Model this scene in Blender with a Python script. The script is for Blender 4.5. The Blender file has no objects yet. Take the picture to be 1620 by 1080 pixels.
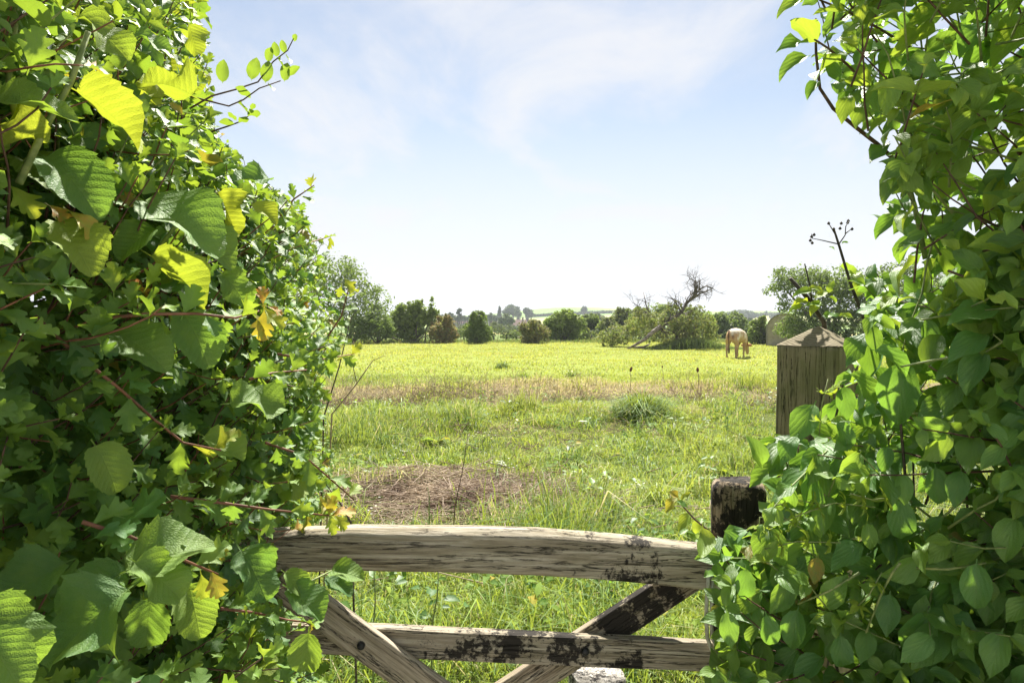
import bpy, math, random
import numpy as np
from mathutils import Vector, Matrix, noise as mnoise

C = bpy.context.scene.collection
scene = bpy.context.scene
rng = np.random.default_rng(11)
random.seed(11)
R = math.radians

# ------------------------------------------------------------------ camera
EYE = 1.6
PITCH = R(1.86)
F = 1080.0                       # focal length in pixels of the 1620 px wide photograph (24 mm on 36 mm)
cam_data = bpy.data.cameras.new('camera')
cam_data.lens = 24.0
cam_data.sensor_width = 36.0
cam_data.clip_start = 0.05
cam_data.clip_end = 6000
cam = bpy.data.objects.new('camera', cam_data)
C.objects.link(cam)
cam.location = (0, 0, EYE)
cam.rotation_euler = (math.pi / 2 - PITCH, 0, 0)
scene.camera = cam

# ------------------------------------------------------------------ sky, sun, exposure
SUN_AZ = R(5)                  # from straight ahead (+y), negative = to the left
SUN_EL = R(54)
sdir = Vector((math.sin(SUN_AZ) * math.cos(SUN_EL), math.cos(SUN_AZ) * math.cos(SUN_EL), math.sin(SUN_EL)))
SKY_STRENGTH = 0.052
CLOUD_LUM = 5.95
EXPOSURE = 1.62

world = bpy.data.worlds.new('World')
scene.world = world
world.use_nodes = True
wn, wl = world.node_tree.nodes, world.node_tree.links
wn.clear()
w_out = wn.new('ShaderNodeOutputWorld')
w_bg = wn.new('ShaderNodeBackground')
w_bg.inputs['Strength'].default_value = SKY_STRENGTH
sky = wn.new('ShaderNodeTexSky')
sky.sky_type = 'NISHITA'
sky.sun_disc = False
sky.sun_elevation = SUN_EL
sky.sun_rotation = SUN_AZ
sky.air_density = 1.0
sky.dust_density = 0.3
sky.ozone_density = 3.0
tc = wn.new('ShaderNodeTexCoord')
sep = wn.new('ShaderNodeSeparateXYZ')
wl.new(tc.outputs['Generated'], sep.inputs[0])
# thin high cloud on a flat layer: direction divided by its height
zc = wn.new('ShaderNodeMath'); zc.operation = 'MAXIMUM'; zc.inputs[1].default_value = 0.02
wl.new(sep.outputs['Z'], zc.inputs[0])
za = wn.new('ShaderNodeMath'); za.operation = 'ADD'; za.inputs[1].default_value = 0.16
wl.new(zc.outputs[0], za.inputs[0])
dx = wn.new('ShaderNodeMath'); dx.operation = 'DIVIDE'
dy = wn.new('ShaderNodeMath'); dy.operation = 'DIVIDE'
wl.new(sep.outputs['X'], dx.inputs[0]); wl.new(za.outputs[0], dx.inputs[1])
wl.new(sep.outputs['Y'], dy.inputs[0]); wl.new(za.outputs[0], dy.inputs[1])
cmb = wn.new('ShaderNodeCombineXYZ')
wl.new(dx.outputs[0], cmb.inputs[0]); wl.new(dy.outputs[0], cmb.inputs[1])
mp = wn.new('ShaderNodeMapping')
mp.inputs['Scale'].default_value = (1.25, 0.7, 1)
mp.inputs['Rotation'].default_value = (0, 0, R(-24))
mp.inputs['Location'].default_value = (1.3, 0.35, 0)
wl.new(cmb.outputs[0], mp.inputs[0])
n1 = wn.new('ShaderNodeTexNoise')
n1.inputs['Scale'].default_value = 1.1
n1.inputs['Detail'].default_value = 10
n1.inputs['Roughness'].default_value = 0.60
n1.inputs['Distortion'].default_value = 0.5
wl.new(mp.outputs[0], n1.inputs['Vector'])
cr = wn.new('ShaderNodeMapRange')
cr.interpolation_type = 'SMOOTHSTEP'
cr.inputs['From Min'].default_value = 0.40
cr.inputs['From Max'].default_value = 0.68
cr.inputs['To Min'].default_value = 0.22
cr.inputs['To Max'].default_value = 0.97
wl.new(n1.outputs['Fac'], cr.inputs['Value'])
# the cloud deck closes up into bright milky air near the horizon
hz = wn.new('ShaderNodeMapRange')
hz.interpolation_type = 'SMOOTHSTEP'
hz.inputs['From Min'].default_value = 0.0
hz.inputs['From Max'].default_value = 0.42
hz.inputs['To Min'].default_value = 1.0
hz.inputs['To Max'].default_value = 0.0
wl.new(sep.outputs['Z'], hz.inputs['Value'])
mx = wn.new('ShaderNodeMath'); mx.operation = 'MAXIMUM'
wl.new(cr.outputs[0], mx.inputs[0]); wl.new(hz.outputs[0], mx.inputs[1])
mixc = wn.new('ShaderNodeMix'); mixc.data_type = 'RGBA'
wl.new(mx.outputs[0], mixc.inputs['Factor'])
thin = wn.new('ShaderNodeMix'); thin.data_type = 'RGBA'; thin.blend_type = 'MULTIPLY'; thin.inputs['Factor'].default_value = 1
thin.inputs['B'].default_value = (1.10, .97, .84, 1)
wl.new(sky.outputs[0], thin.inputs['A'])
wl.new(thin.outputs['Result'], mixc.inputs['A'])
mixc.inputs['B'].default_value = (CLOUD_LUM * 0.955, CLOUD_LUM * 0.965, CLOUD_LUM * 1.005, 1)
wl.new(mixc.outputs['Result'], w_bg.inputs['Color'])
wl.new(w_bg.outputs[0], w_out.inputs['Surface'])

sun_data = bpy.data.lights.new('sun', 'SUN')
sun_data.energy = 4.7
sun_data.angle = R(1.6)
sun_data.color = (1.0, 0.95, 0.86)
sun = bpy.data.objects.new('sun', sun_data)
C.objects.link(sun)
sun.rotation_euler = (-sdir).to_track_quat('-Z', 'Y').to_euler()
sun.location = (-20, 10, 30)

scene.view_settings.view_transform = 'Standard'
scene.view_settings.look = 'None'
scene.view_settings.exposure = EXPOSURE
scene.view_settings.gamma = 1
scene.view_settings.use_curve_mapping = False
scene.render.engine = 'CYCLES'
scene.cycles.max_bounces = 9
scene.cycles.diffuse_bounces = 6
scene.cycles.glossy_bounces = 2
scene.cycles.transmission_bounces = 4
scene.cycles.transparent_max_bounces = 4
scene.cycles.volume_bounces = 0

# ------------------------------------------------------------------ helpers
CR, SR = math.cos(PITCH), math.sin(PITCH)


def P(px, py, d):
    """the point of the place that the photograph shows at pixel (px, py), d metres ahead of the camera"""
    u, v = (px - 810) / F, (540 - py) / F
    return Vector((u * d, d * (CR + v * SR), EYE + d * (v * CR - SR)))


def project(V):
    """world points (n,3) -> pixel x, pixel y, depth"""
    V = np.asarray(V, float)
    d = V[:, 1] * CR - (V[:, 2] - EYE) * SR
    up = V[:, 1] * SR + (V[:, 2] - EYE) * CR
    dd = np.where(d > 0.03, d, 0.03)
    return 810 + F * V[:, 0] / dd, 540 - F * up / dd, d


def in_poly(x, y, poly):
    x = np.asarray(x, float); y = np.asarray(y, float)
    inside = np.zeros(x.shape, bool)
    n = len(poly)
    for i in range(n):
        x0, y0 = poly[i]; x1, y1 = poly[(i + 1) % n]
        if y0 == y1:
            continue
        c = ((y0 > y) != (y1 > y)) & (x < (x1 - x0) * (y - y0) / (y1 - y0) + x0)
        inside ^= c
    return inside


def vnoise(x, y, seed=0):
    """smooth value noise in 2-D, 0..1"""
    x = np.asarray(x, float); y = np.asarray(y, float)
    xi = np.floor(x).astype(np.int64); yi = np.floor(y).astype(np.int64)
    fx = x - xi; fy = y - yi
    fx = fx * fx * (3 - 2 * fx); fy = fy * fy * (3 - 2 * fy)

    def h(a, b):
        s = np.sin(a * 127.1 + b * 311.7 + seed * 74.7) * 43758.5453
        return s - np.floor(s)
    return (h(xi, yi) * (1 - fx) + h(xi + 1, yi) * fx) * (1 - fy) + (h(xi, yi + 1) * (1 - fx) + h(xi + 1, yi + 1) * fx) * fy


def fbm(x, y, seed=0, o=3):
    t, a, s = 0, 0.5, 0
    for k in range(o):
        t = t + a * vnoise(x * 2 ** k, y * 2 ** k, seed + k * 13); s += a; a *= 0.5
    return t / s


def tag(o, label=None, cat=None, group=None, kind=None):
    if label: o['label'] = label
    if cat: o['category'] = cat
    if group: o['group'] = group
    if kind: o['kind'] = kind
    return o


def empty(name, loc, label=None, cat=None, group=None, rot=(0, 0, 0)):
    o = bpy.data.objects.new(name, None)
    o.empty_display_size = 0.1
    C.objects.link(o)
    o.location = loc
    o.rotation_euler = rot
    return tag(o, label, cat, group)


def mesh_np(name, V, Q, uv=None, tint=None, mat=None, smooth=True):
    """mesh from numpy vertices, quads (m,4) or triangles (m,3), per-vertex uv and tint"""
    V = np.ascontiguousarray(V, np.float32); Q = np.ascontiguousarray(Q, np.int32)
    me = bpy.data.meshes.new(name)
    k = Q.shape[1]
    me.vertices.add(len(V)); me.vertices.foreach_set('co', V.ravel())
    me.loops.add(Q.size); me.loops.foreach_set('vertex_index', Q.ravel())
    me.polygons.add(len(Q))
    me.polygons.foreach_set('loop_start', np.arange(0, Q.size, k, dtype=np.int32))
    me.polygons.foreach_set('loop_total', np.full(len(Q), k, np.int32))
    me.polygons.foreach_set('use_smooth', np.full(len(Q), smooth, bool))
    if uv is not None:
        ul = me.uv_layers.new(name='UVMap')
        ul.data.foreach_set('uv', np.ascontiguousarray(uv, np.float32)[Q.ravel()].ravel())
    if tint is not None:
        at = me.color_attributes.new('tint', 'FLOAT_COLOR', 'POINT')
        t4 = np.ones((len(V), 4), np.float32); t4[:, :3] = tint
        at.data.foreach_set('color', t4.ravel())
    me.update(calc_edges=True)
    if mat: me.materials.append(mat)
    return me


def link(name, me, parent=None, loc=(0, 0, 0), rot=(0, 0, 0)):
    o = bpy.data.objects.new(name, me)
    C.objects.link(o)
    o.location = loc
    o.rotation_euler = rot
    if parent is not None: o.parent = parent
    return o


class MB:
    """collects tubes and boxes and builds ONE mesh object"""
    def __init__(s): s.v, s.f = [], []

    def tube(s, pts, radii, n=6, cap=True):
        pts = [Vector(p) for p in pts]
        base = len(s.v)
        ref = None
        for i, p in enumerate(pts):
            t = (pts[min(i + 1, len(pts) - 1)] - pts[max(i - 1, 0)])
            if t.length < 1e-7: t = Vector((0, 0, 1))
            t.normalize()
            if ref is None:
                ref = t.orthogonal().normalized()
            else:
                ref = (ref - t * ref.dot(t))
                ref = ref.normalized() if ref.length > 1e-6 else t.orthogonal().normalized()
            b = t.cross(ref)
            r = radii[i] if hasattr(radii, '__len__') else radii
            for k in range(n):
                a = 2 * math.pi * k / n
                s.v.append(p + (ref * math.cos(a) + b * math.sin(a)) * r)
        for i in range(len(pts) - 1):
            for k in range(n):
                a, b2 = base + i * n + k, base + i * n + (k + 1) % n
                s.f.append((a, b2, b2 + n, a + n))
        if cap:
            s.f.append(tuple(base + k for k in reversed(range(n))))
            s.f.append(tuple(base + (len(pts) - 1) * n + k for k in range(n)))
        return s

    def box(s, c, d, rot=None):
        c = Vector(c); b = len(s.v)
        for x in (-.5, .5):
            for y in (-.5, .5):
                for z in (-.5, .5):
                    q = Vector((x * d[0], y * d[1], z * d[2]))
                    if rot is not None: q = rot @ q
                    s.v.append(c + q)
        for f in ((0, 1, 3, 2), (4, 6, 7, 5), (0, 4, 5, 1), (2, 3, 7, 6), (0, 2, 6, 4), (1, 5, 7, 3)):
            s.f.append(tuple(b + i for i in f))
        return s

    def poly(s, pts):
        b = len(s.v); s.v += [Vector(p) for p in pts]; s.f.append(tuple(range(b, b + len(pts)))); return s

    def build(s, name, mat, parent=None, loc=(0, 0, 0), rot=(0, 0, 0), smooth=True):
        me = bpy.data.meshes.new(name)
        me.from_pydata([tuple(v) for v in s.v], [], s.f)
        me.polygons.foreach_set('use_smooth', np.full(len(me.polygons), smooth, bool))
        me.materials.append(mat)
        me.update()
        return link(name, me, parent, loc, rot)


# ------------------------------------------------------------------ materials
def new_mat(name):
    m = bpy.data.materials.new(name); m.use_nodes = True
    nt = m.node_tree; nt.nodes.clear()
    return m, nt.nodes, nt.links


class NG:
    """small node-building helper"""
    def __init__(s, name):
        s.m, s.n, s.l = new_mat(name)

    def math(s, op, a, b=None, c=None, clamp=False):
        x = s.n.new('ShaderNodeMath'); x.operation = op; x.use_clamp = clamp
        for i, v in enumerate((a, b, c)):
            if v is None: continue
            if isinstance(v, (int, float)): x.inputs[i].default_value = v
            else: s.l.new(v, x.inputs[i])
        return x.outputs[0]

    def mix(s, f, a, b, blend='MIX'):
        x = s.n.new('ShaderNodeMix'); x.data_type = 'RGBA'; x.blend_type = blend
        for k, v in (('Factor', f), ('A', a), ('B', b)):
            if isinstance(v, (int, float)): x.inputs[k].default_value = v
            elif isinstance(v, tuple): x.inputs[k].default_value = (*v[:3], 1)
            else: s.l.new(v, x.inputs[k])
        return x.outputs['Result']

    def noise(s, vec, scale, detail=4, rough=.55, dist=0.0):
        x = s.n.new('ShaderNodeTexNoise')
        x.inputs['Scale'].default_value = scale; x.inputs['Detail'].default_value = detail
        x.inputs['Roughness'].default_value = rough; x.inputs['Distortion'].default_value = dist
        if vec is not None: s.l.new(vec, x.inputs['Vector'])
        return x.outputs['Fac']

    def mapping(s, vec, scale=(1, 1, 1), loc=(0, 0, 0), rot=(0, 0, 0)):
        x = s.n.new('ShaderNodeMapping')
        x.inputs['Scale'].default_value = scale; x.inputs['Location'].default_value = loc; x.inputs['Rotation'].default_value = rot
        s.l.new(vec, x.inputs[0]); return x.outputs[0]

    def rng(s, v, a, b, c=0.0, d=1.0, smooth=True):
        x = s.n.new('ShaderNodeMapRange')
        x.interpolation_type = 'SMOOTHSTEP' if smooth else 'LINEAR'
        for k, q in zip(('From Min', 'From Max', 'To Min', 'To Max'), (a, b, c, d)): x.inputs[k].default_value = q
        s.l.new(v, x.inputs['Value']); return x.outputs[0]

    def ramp(s, v, stops):
        x = s.n.new('ShaderNodeValToRGB')
        e = x.color_ramp.elements
        while len(e) < len(stops): e.new(0.5)
        for el, (p, c) in zip(e, stops): el.position = p; el.color = (*c, 1)
        s.l.new(v, x.inputs[0]); return x.outputs[0]

    def coord(s, which='Object'):
        x = s.n.new('ShaderNodeTexCoord'); return x.outputs[which]

    def xyz(s, v):
        x = s.n.new('ShaderNodeSeparateXYZ'); s.l.new(v, x.inputs[0]); return x.outputs

    def bump(s, h, strength=.3, dist=.01):
        x = s.n.new('ShaderNodeBump')
        x.inputs['Strength'].default_value = strength; x.inputs['Distance'].default_value = dist
        s.l.new(h, x.inputs['Height']); return x.outputs[0]

    def finish(s, col, rough=.6, spec=.5, normal=None, trans=0.0, trans_col=None):
        out = s.n.new('ShaderNodeOutputMaterial')
        p = s.n.new('ShaderNodeBsdfPrincipled')
        if isinstance(col, tuple): p.inputs['Base Color'].default_value = (*col, 1)
        else: s.l.new(col, p.inputs['Base Color'])
        if isinstance(rough, (int, float)): p.inputs['Roughness'].default_value = rough
        else: s.l.new(rough, p.inputs['Roughness'])
        p.inputs['Specular IOR Level'].default_value = spec
        if normal is not None: s.l.new(normal, p.inputs['Normal'])
        sh = p.outputs[0]
        if trans > 0:
            t = s.n.new('ShaderNodeBsdfTranslucent')
            if trans_col is not None:
                if isinstance(trans_col, tuple): t.inputs['Color'].default_value = (*trans_col, 1)
                else: s.l.new(trans_col, t.inputs['Color'])
            if normal is not None: s.l.new(normal, t.inputs['Normal'])
            mixs = s.n.new('ShaderNodeMixShader'); mixs.inputs[0].default_value = trans
            s.l.new(sh, mixs.inputs[1]); s.l.new(t.outputs[0], mixs.inputs[2])
            sh = mixs.outputs[0]
        s.l.new(sh, out.inputs['Surface'])
        return s.m


def leaf_mat(name, dark, mid, young, gold, nv, kv, arc=1.0, vein=.35, bump=.5, rough=.42, spec=.5, trans=.42, puff=1.0, under=.35):
    """tint.r = young/yellow, tint.g = lightness, tint.b = orange; veins follow the leaf's own uv"""
    g = NG(name)
    at = g.n.new('ShaderNodeAttribute'); at.attribute_name = 'tint'
    oi = g.n.new('ShaderNodeObjectInfo')
    add = g.n.new('ShaderNodeVectorMath'); add.operation = 'ADD'
    g.l.new(at.outputs['Vector'], add.inputs[0]); g.l.new(oi.outputs['Color'], add.inputs[1])
    r, gg, b = g.xyz(add.outputs[0])
    uv = g.xyz(g.coord('UV'))
    ax = g.math('ABSOLUTE', g.math('SUBTRACT', uv[0], .5))
    axp = g.math('POWER', ax, arc) if arc != 1 else ax
    wv = g.noise(g.coord('UV'), 5.5, 2, .5)
    s = g.math('ADD', g.math('SUBTRACT', g.math('MULTIPLY', uv[1], nv), g.math('MULTIPLY', axp, kv)), g.math('MULTIPLY', g.math('SUBTRACT', wv, .5), .55))
    d = g.math('ABSOLUTE', g.math('SUBTRACT', g.math('FRACT', s), .5))      # 0 on a vein
    line = g.math('SUBTRACT', 1, g.math('MULTIPLY', d, 11), clamp=True)
    mid_l = g.math('SUBTRACT', 1, g.math('MULTIPLY', ax, 55), clamp=True)
    veins = g.math('MAXIMUM', line, mid_l)
    fine = g.noise(g.coord('UV'), 26, 3, .6)
    blotch = g.noise(g.coord('UV'), 3.5, 2, .5)
    c = g.mix(gg, dark, mid)
    c = g.mix(r, c, young)
    c = g.mix(g.math('MULTIPLY', b, g.rng(g.noise(g.coord('UV'), 4.5, 3, .6), .3, .62, .25, .95)), c, gold)
    c = g.mix(g.math('MULTIPLY', g.rng(blotch, .35, .7), .25), c, g.mix(.5, c, young))
    spot = g.noise(g.mapping(g.coord('UV'), (1, 1, 1), (3.7, 1.9, 0)), 7, 4, .65)
    c = g.mix(g.rng(spot, .69, .76, 0, .7), c, (.16, .09, .03))
    c = g.mix(g.math('MULTIPLY', veins, vein), c, g.mix(.55, c, (.32, .42, .12)))
    geo = g.n.new('ShaderNodeNewGeometry')
    back = g.mix(.55, c, (.17, .26, .12))
    c2 = g.mix(g.math('MULTIPLY', geo.outputs['Backfacing'], under), c, back)
    tcol = g.mix(.62, c, (.34, .58, .03))
    tcol = g.mix(r, tcol, (.52, .57, .035))
    tcol = g.mix(g.math('MULTIPLY', b, .6), tcol, (.62, .27, .03))
    tcol = g.mix(g.math('MULTIPLY', veins, .38), tcol, g.mix(.5, tcol, (.10, .16, .01)))
    hgt = g.math('ADD', g.math('MULTIPLY', g.math('SUBTRACT', 1, g.math('POWER', g.math('MULTIPLY', d, 2), 2)), -puff), g.math('MULTIPLY', fine, .35))
    cells = g.n.new('ShaderNodeTexVoronoi'); cells.feature = 'DISTANCE_TO_EDGE'; cells.inputs['Scale'].default_value = 34
    g.l.new(g.coord('UV'), cells.inputs['Vector'])
    hgt = g.math('ADD', hgt, g.math('MULTIPLY', g.rng(cells.outputs['Distance'], 0, .25), .45))
    hgt = g.math('SUBTRACT', hgt, g.math('MULTIPLY', mid_l, .8))
    nrm = g.bump(hgt, bump, .0022)
    rg = g.rng(fine, .3, .7, rough - .06, rough + .1)
    return g.finish(c2, rg, spec, nrm, trans, tcol)


M = {}
M['dogwood'] = leaf_mat('dogwood_leaf', (.045, .125, .034), (.120, .280, .070), (.27, .41, .055), (.40, .22, .05), 3.6, 9.0, .80, vein=.22, bump=.30, rough=.42, spec=.5, trans=.44)
M['hawthorn'] = leaf_mat('hawthorn_leaf', (.026, .088, .030), (.088, .220, .058), (.27, .41, .05), (.62, .22, .05), 5, 4.5, vein=.25, bump=.25, rough=.46, spec=.36, trans=.36, puff=.4)
M['wayfaring'] = leaf_mat('wayfaring_leaf', (.050, .130, .044), (.122, .250, .075), (.36, .42, .03), (.6, .34, .03), 9, 7.2, vein=.22, bump=.36, rough=.58, spec=.35, trans=.40, under=.6)
M['honeysuckle'] = leaf_mat('honeysuckle_leaf', (.042, .108, .034), (.100, .215, .052), (.22, .33, .04), (.5, .3, .03), 5, 5, vein=.15, bump=.2, rough=.45, spec=.45, trans=.36, puff=.3)
M['weed'] = leaf_mat('weed_leaf', (.070, .150, .030), (.165, .290, .052), (.36, .44, .05), (.55, .34, .05), 8, 6, vein=.2, bump=.4, rough=.65, spec=.15, trans=.4, puff=.6)


def tint_mat(name, ca, cb, cy, co, trans=.35, rough=.6, spec=.25, tcol=(.42, .52, .05)):
    g = NG(name)
    at = g.n.new('ShaderNodeAttribute'); at.attribute_name = 'tint'
    r, gg, b = g.xyz(at.outputs['Vector'])
    c = g.mix(gg, ca, cb); c = g.mix(r, c, cy); c = g.mix(b, c, co)
    t = g.mix(.5, c, tcol); t = g.mix(b, t, co)
    return g.finish(c, rough, spec, None, trans, t)


M['grass'] = tint_mat('grass_blades', (.085, .185, .030), (.285, .405, .046), (.55, .51, .115), (.55, .455, .24), .42, .5, .35, (.52, .55, .06))
M['tree'] = tint_mat('tree_foliage', (.085, .130, .045), (.215, .285, .082), (.38, .43, .09), (.30, .19, .085), .45, .6, .25, (.25, .36, .04))
M['far_tree'] = tint_mat('far_foliage', (.055, .080, .040), (.120, .165, .065), (.20, .26, .07), (.14, .10, .05), .2, .7, .2, (.25, .32, .08))


def stem_mat(name, a, b, scale=60):
    g = NG(name)
    n = g.noise(g.coord('Object'), scale, 4, .6)
    return g.finish(g.mix(g.rng(n, .3, .7), a, b), .6, .3, g.bump(n, .4, .002))


M['twig_brown'] = stem_mat('brown_twig', (.055, .032, .022), (.16, .09, .06))
M['twig_red'] = stem_mat('red_twig', (.12, .05, .03), (.26, .12, .07))
M['twig_green'] = stem_mat('green_stem', (.12, .17, .05), (.27, .31, .11))
M['twig_dark'] = stem_mat('dark_dead_stem', (.032, .026, .020), (.125, .10, .075))
M['bark'] = stem_mat('tree_bark', (.045, .036, .028), (.16, .13, .10), 9)
M['dead_wood'] = stem_mat('dead_grey_wood', (.075, .055, .040), (.34, .28, .22), 5)
M['straw'] = stem_mat('dead_straw', (.15, .09, .06), (.46, .36, .24), 3)
M['rope'] = stem_mat('pale_cord', (.38, .36, .28), (.62, .60, .50), 80)


def wood_mat(name, dark, mid, pale, green=0.0, axis='x', tar=0.0, tar_lo=-9, tar_hi=9, tar_all=False, scale=1.0):
    """weathered timber, grain along the member's own length"""
    g = NG(name)
    co = g.coord('Object')
    sc = (3.2 * scale, 62 * scale, 62 * scale) if axis == 'x' else (62 * scale, 62 * scale, 2.6 * scale)
    fine_sc = (12 * scale, 240 * scale, 240 * scale) if axis == 'x' else (240 * scale, 240 * scale, 10 * scale)
    v = g.mapping(co, sc)
    n = g.noise(v, 1.0, 9, .68, .6)
    f = g.noise(g.mapping(co, fine_sc), 1.0, 6, .7, .3)
    crack = g.noise(g.mapping(co, tuple(x * .62 for x in sc), (4, 2, 7)), 1.0, 7, .68, .5)
    ck = g.rng(g.math('ABSOLUTE', g.math('SUBTRACT', crack, .5)), 0, .011, 1, 0)
    big = g.noise(co, 7 * scale, 4, .6)
    c = g.ramp(n, [(.24, dark), (.42, mid), (.64, pale), (.8, tuple(min(1, x * 1.15) for x in pale))])
    c = g.mix(g.rng(f, .42, .66, 0, .5), c, dark)
    c = g.mix(g.rng(big, .42, .72, 0, .35), c, mid)
    if green > 0:
        gn = g.noise(co, 11, 5, .65)
        c = g.mix(g.rng(gn, .36, .66, 0, green), c, (.155, .165, .055))
    c = g.mix(g.math('MULTIPLY', ck, .85), c, (.016, .013, .010))
    hgt = g.math('SUBTRACT', g.math('ADD', g.math('MULTIPLY', n, .9), g.math('MULTIPLY', f, .5)), g.math('MULTIPLY', ck, .9))
    rough = .85
    if tar > 0:
        x, y, z = g.xyz(co)
        t1 = g.noise(co, 15, 3, .6); t2 = g.noise(co, 95, 6, .75)
        m = g.math('ADD', g.math('MULTIPLY', t1, .62), g.math('MULTIPLY', t2, .5))
        if not tar_all:
            w = g.math('MULTIPLY', g.rng(x, tar_lo, tar_lo + .1), g.rng(x, tar_hi - .06, tar_hi, 1, 0))
            m = g.math('ADD', m, g.math('MULTIPLY', g.math('SUBTRACT', w, 1), .3))
        tm = g.rng(m, .63 - .16 * tar, .70 - .16 * tar)
        c = g.mix(g.math('MULTIPLY', tm, .95), c, (.012, .010, .009))
    return g.finish(c, rough, .25, g.bump(hgt, 1.0, .004))


M['rail_wood'] = wood_mat('weathered_top_rail', (.075, .058, .040), (.335, .282, .200), (.62, .56, .45), .12, tar=.46, tar_lo=.22, tar_hi=.52)
M['rail_wood2'] = wood_mat('weathered_rail', (.080, .062, .044), (.310, .260, .188), (.53, .475, .38), .14, tar=.54, tar_lo=-.2, tar_hi=.42)
M['brace_wood'] = wood_mat('weathered_brace', (.085, .065, .048), (.310, .255, .185), (.54, .47, .37), .16)
M['brace_tar'] = wood_mat('weathered_brace_tarred', (.080, .060, .042), (.290, .230, .160), (.50, .43, .33), .20, tar=.90, tar_lo=-.40, tar_hi=-.10)
M['stile_wood'] = wood_mat('blackened_stile', (.090, .064, .042), (.270, .200, .130), (.46, .37, .26), .05, 'z', tar=.78, tar_all=True)
M['post_wood'] = wood_mat('mossy_post', (.170, .138, .080), (.310, .258, .155), (.41, .35, .22), .5, 'z', scale=.8)
M['stump_wood'] = wood_mat('pale_stump', (.10, .085, .07), (.34, .31, .27), (.62, .59, .54), .05, 'z', tar=.42, tar_all=True)


def post_cap_mat():
    g = NG('post_end_grain')
    co = g.coord('Object')
    x, y, z = g.xyz(co)
    wob = g.noise(co, 14, 3, .6)
    rad = g.math('SQRT', g.math('ADD', g.math('POWER', g.math('SUBTRACT', x, .055), 2), g.math('POWER', g.math('SUBTRACT', y, -.01), 2)))
    ring = g.math('SINE', g.math('ADD', g.math('MULTIPLY', rad, 760), g.math('MULTIPLY', wob, 16)))
    n = g.noise(co, 60, 5, .7)
    c = g.mix(g.rng(ring, -.9, .9), (.155, .128, .078), (.26, .222, .142))
    c = g.mix(g.rng(n, .45, .7, 0, .5), c, (.15, .12, .065))
    return g.finish(c, .85, .2, g.bump(g.math('ADD', g.math('MULTIPLY', ring, .3), n), .35, .003))


M['post_cap'] = post_cap_mat()
g = NG('iron_bolt'); M['iron'] = g.finish((.012, .012, .013), .5, .4)

# ------------------------------------------------------------------ the ground
HILLS = [(66, 760, 13.0, 95, 210), (275, 800, 10.5, 130, 220), (-120, 900, 3.5, 220, 260), (-620, 950, 16, 260, 240), (760, 900, 18, 280, 260), (60, 1250, 9, 600, 160), (-40, 430, 1.4, 120, 90)]


def zg(x, y):
    """height of the ground"""
    x = np.asarray(x, float); y = np.asarray(y, float)
    r = np.hypot(x, y)
    near = np.clip((60 - r) / 30, 0, 1)
    z = (fbm(x * .62 + 9, y * .62, 3, 3) - .5) * .46 * near * np.clip((16 - y) / 4, .35, 1)
    z = z + .20 * np.exp(-((y - 14.6 + 1.2 * (vnoise(x * .3, y * 0, 5) - .5)) / 1.1) ** 2) * (np.abs(x) < 40)
    z = z - .10 * np.exp(-((y - 12.6) / .9) ** 2)
    sm = lambda v, a, b: (lambda t: t * t * (3 - 2 * t))(np.clip((v - a) / (b - a), 0, 1))
    z = z - 3.2 * sm(r, 60, 260) * (1 - sm(r, 300, 600))
    for hx, hy, h, sx, sy in HILLS:
        z = z + h * np.exp(-((x - hx) / sx) ** 2 - ((y - hy) / sy) ** 2) * np.clip((r - 150) / 200, 0, 1)
    return z


def gz(x, y): return float(zg(np.array([x]), np.array([y]))[0])


rad = np.concatenate([[0.01], np.geomspace(.4, 1500, 190)])
na = 300
ang = np.linspace(0, 2 * np.pi, na, endpoint=False)
gx = (rad[:, None] * np.sin(ang)[None, :]).ravel(); gy = (rad[:, None] * np.cos(ang)[None, :]).ravel()
gV = np.stack([gx, gy, zg(gx, gy)], 1)
ii, jj = np.meshgrid(np.arange(len(rad) - 1), np.arange(na), indexing='ij')
gQ = np.stack([ii * na + jj, ii * na + (jj + 1) % na, (ii + 1) * na + (jj + 1) % na, (ii + 1) * na + jj], -1).reshape(-1, 4)[:, ::-1]


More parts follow.
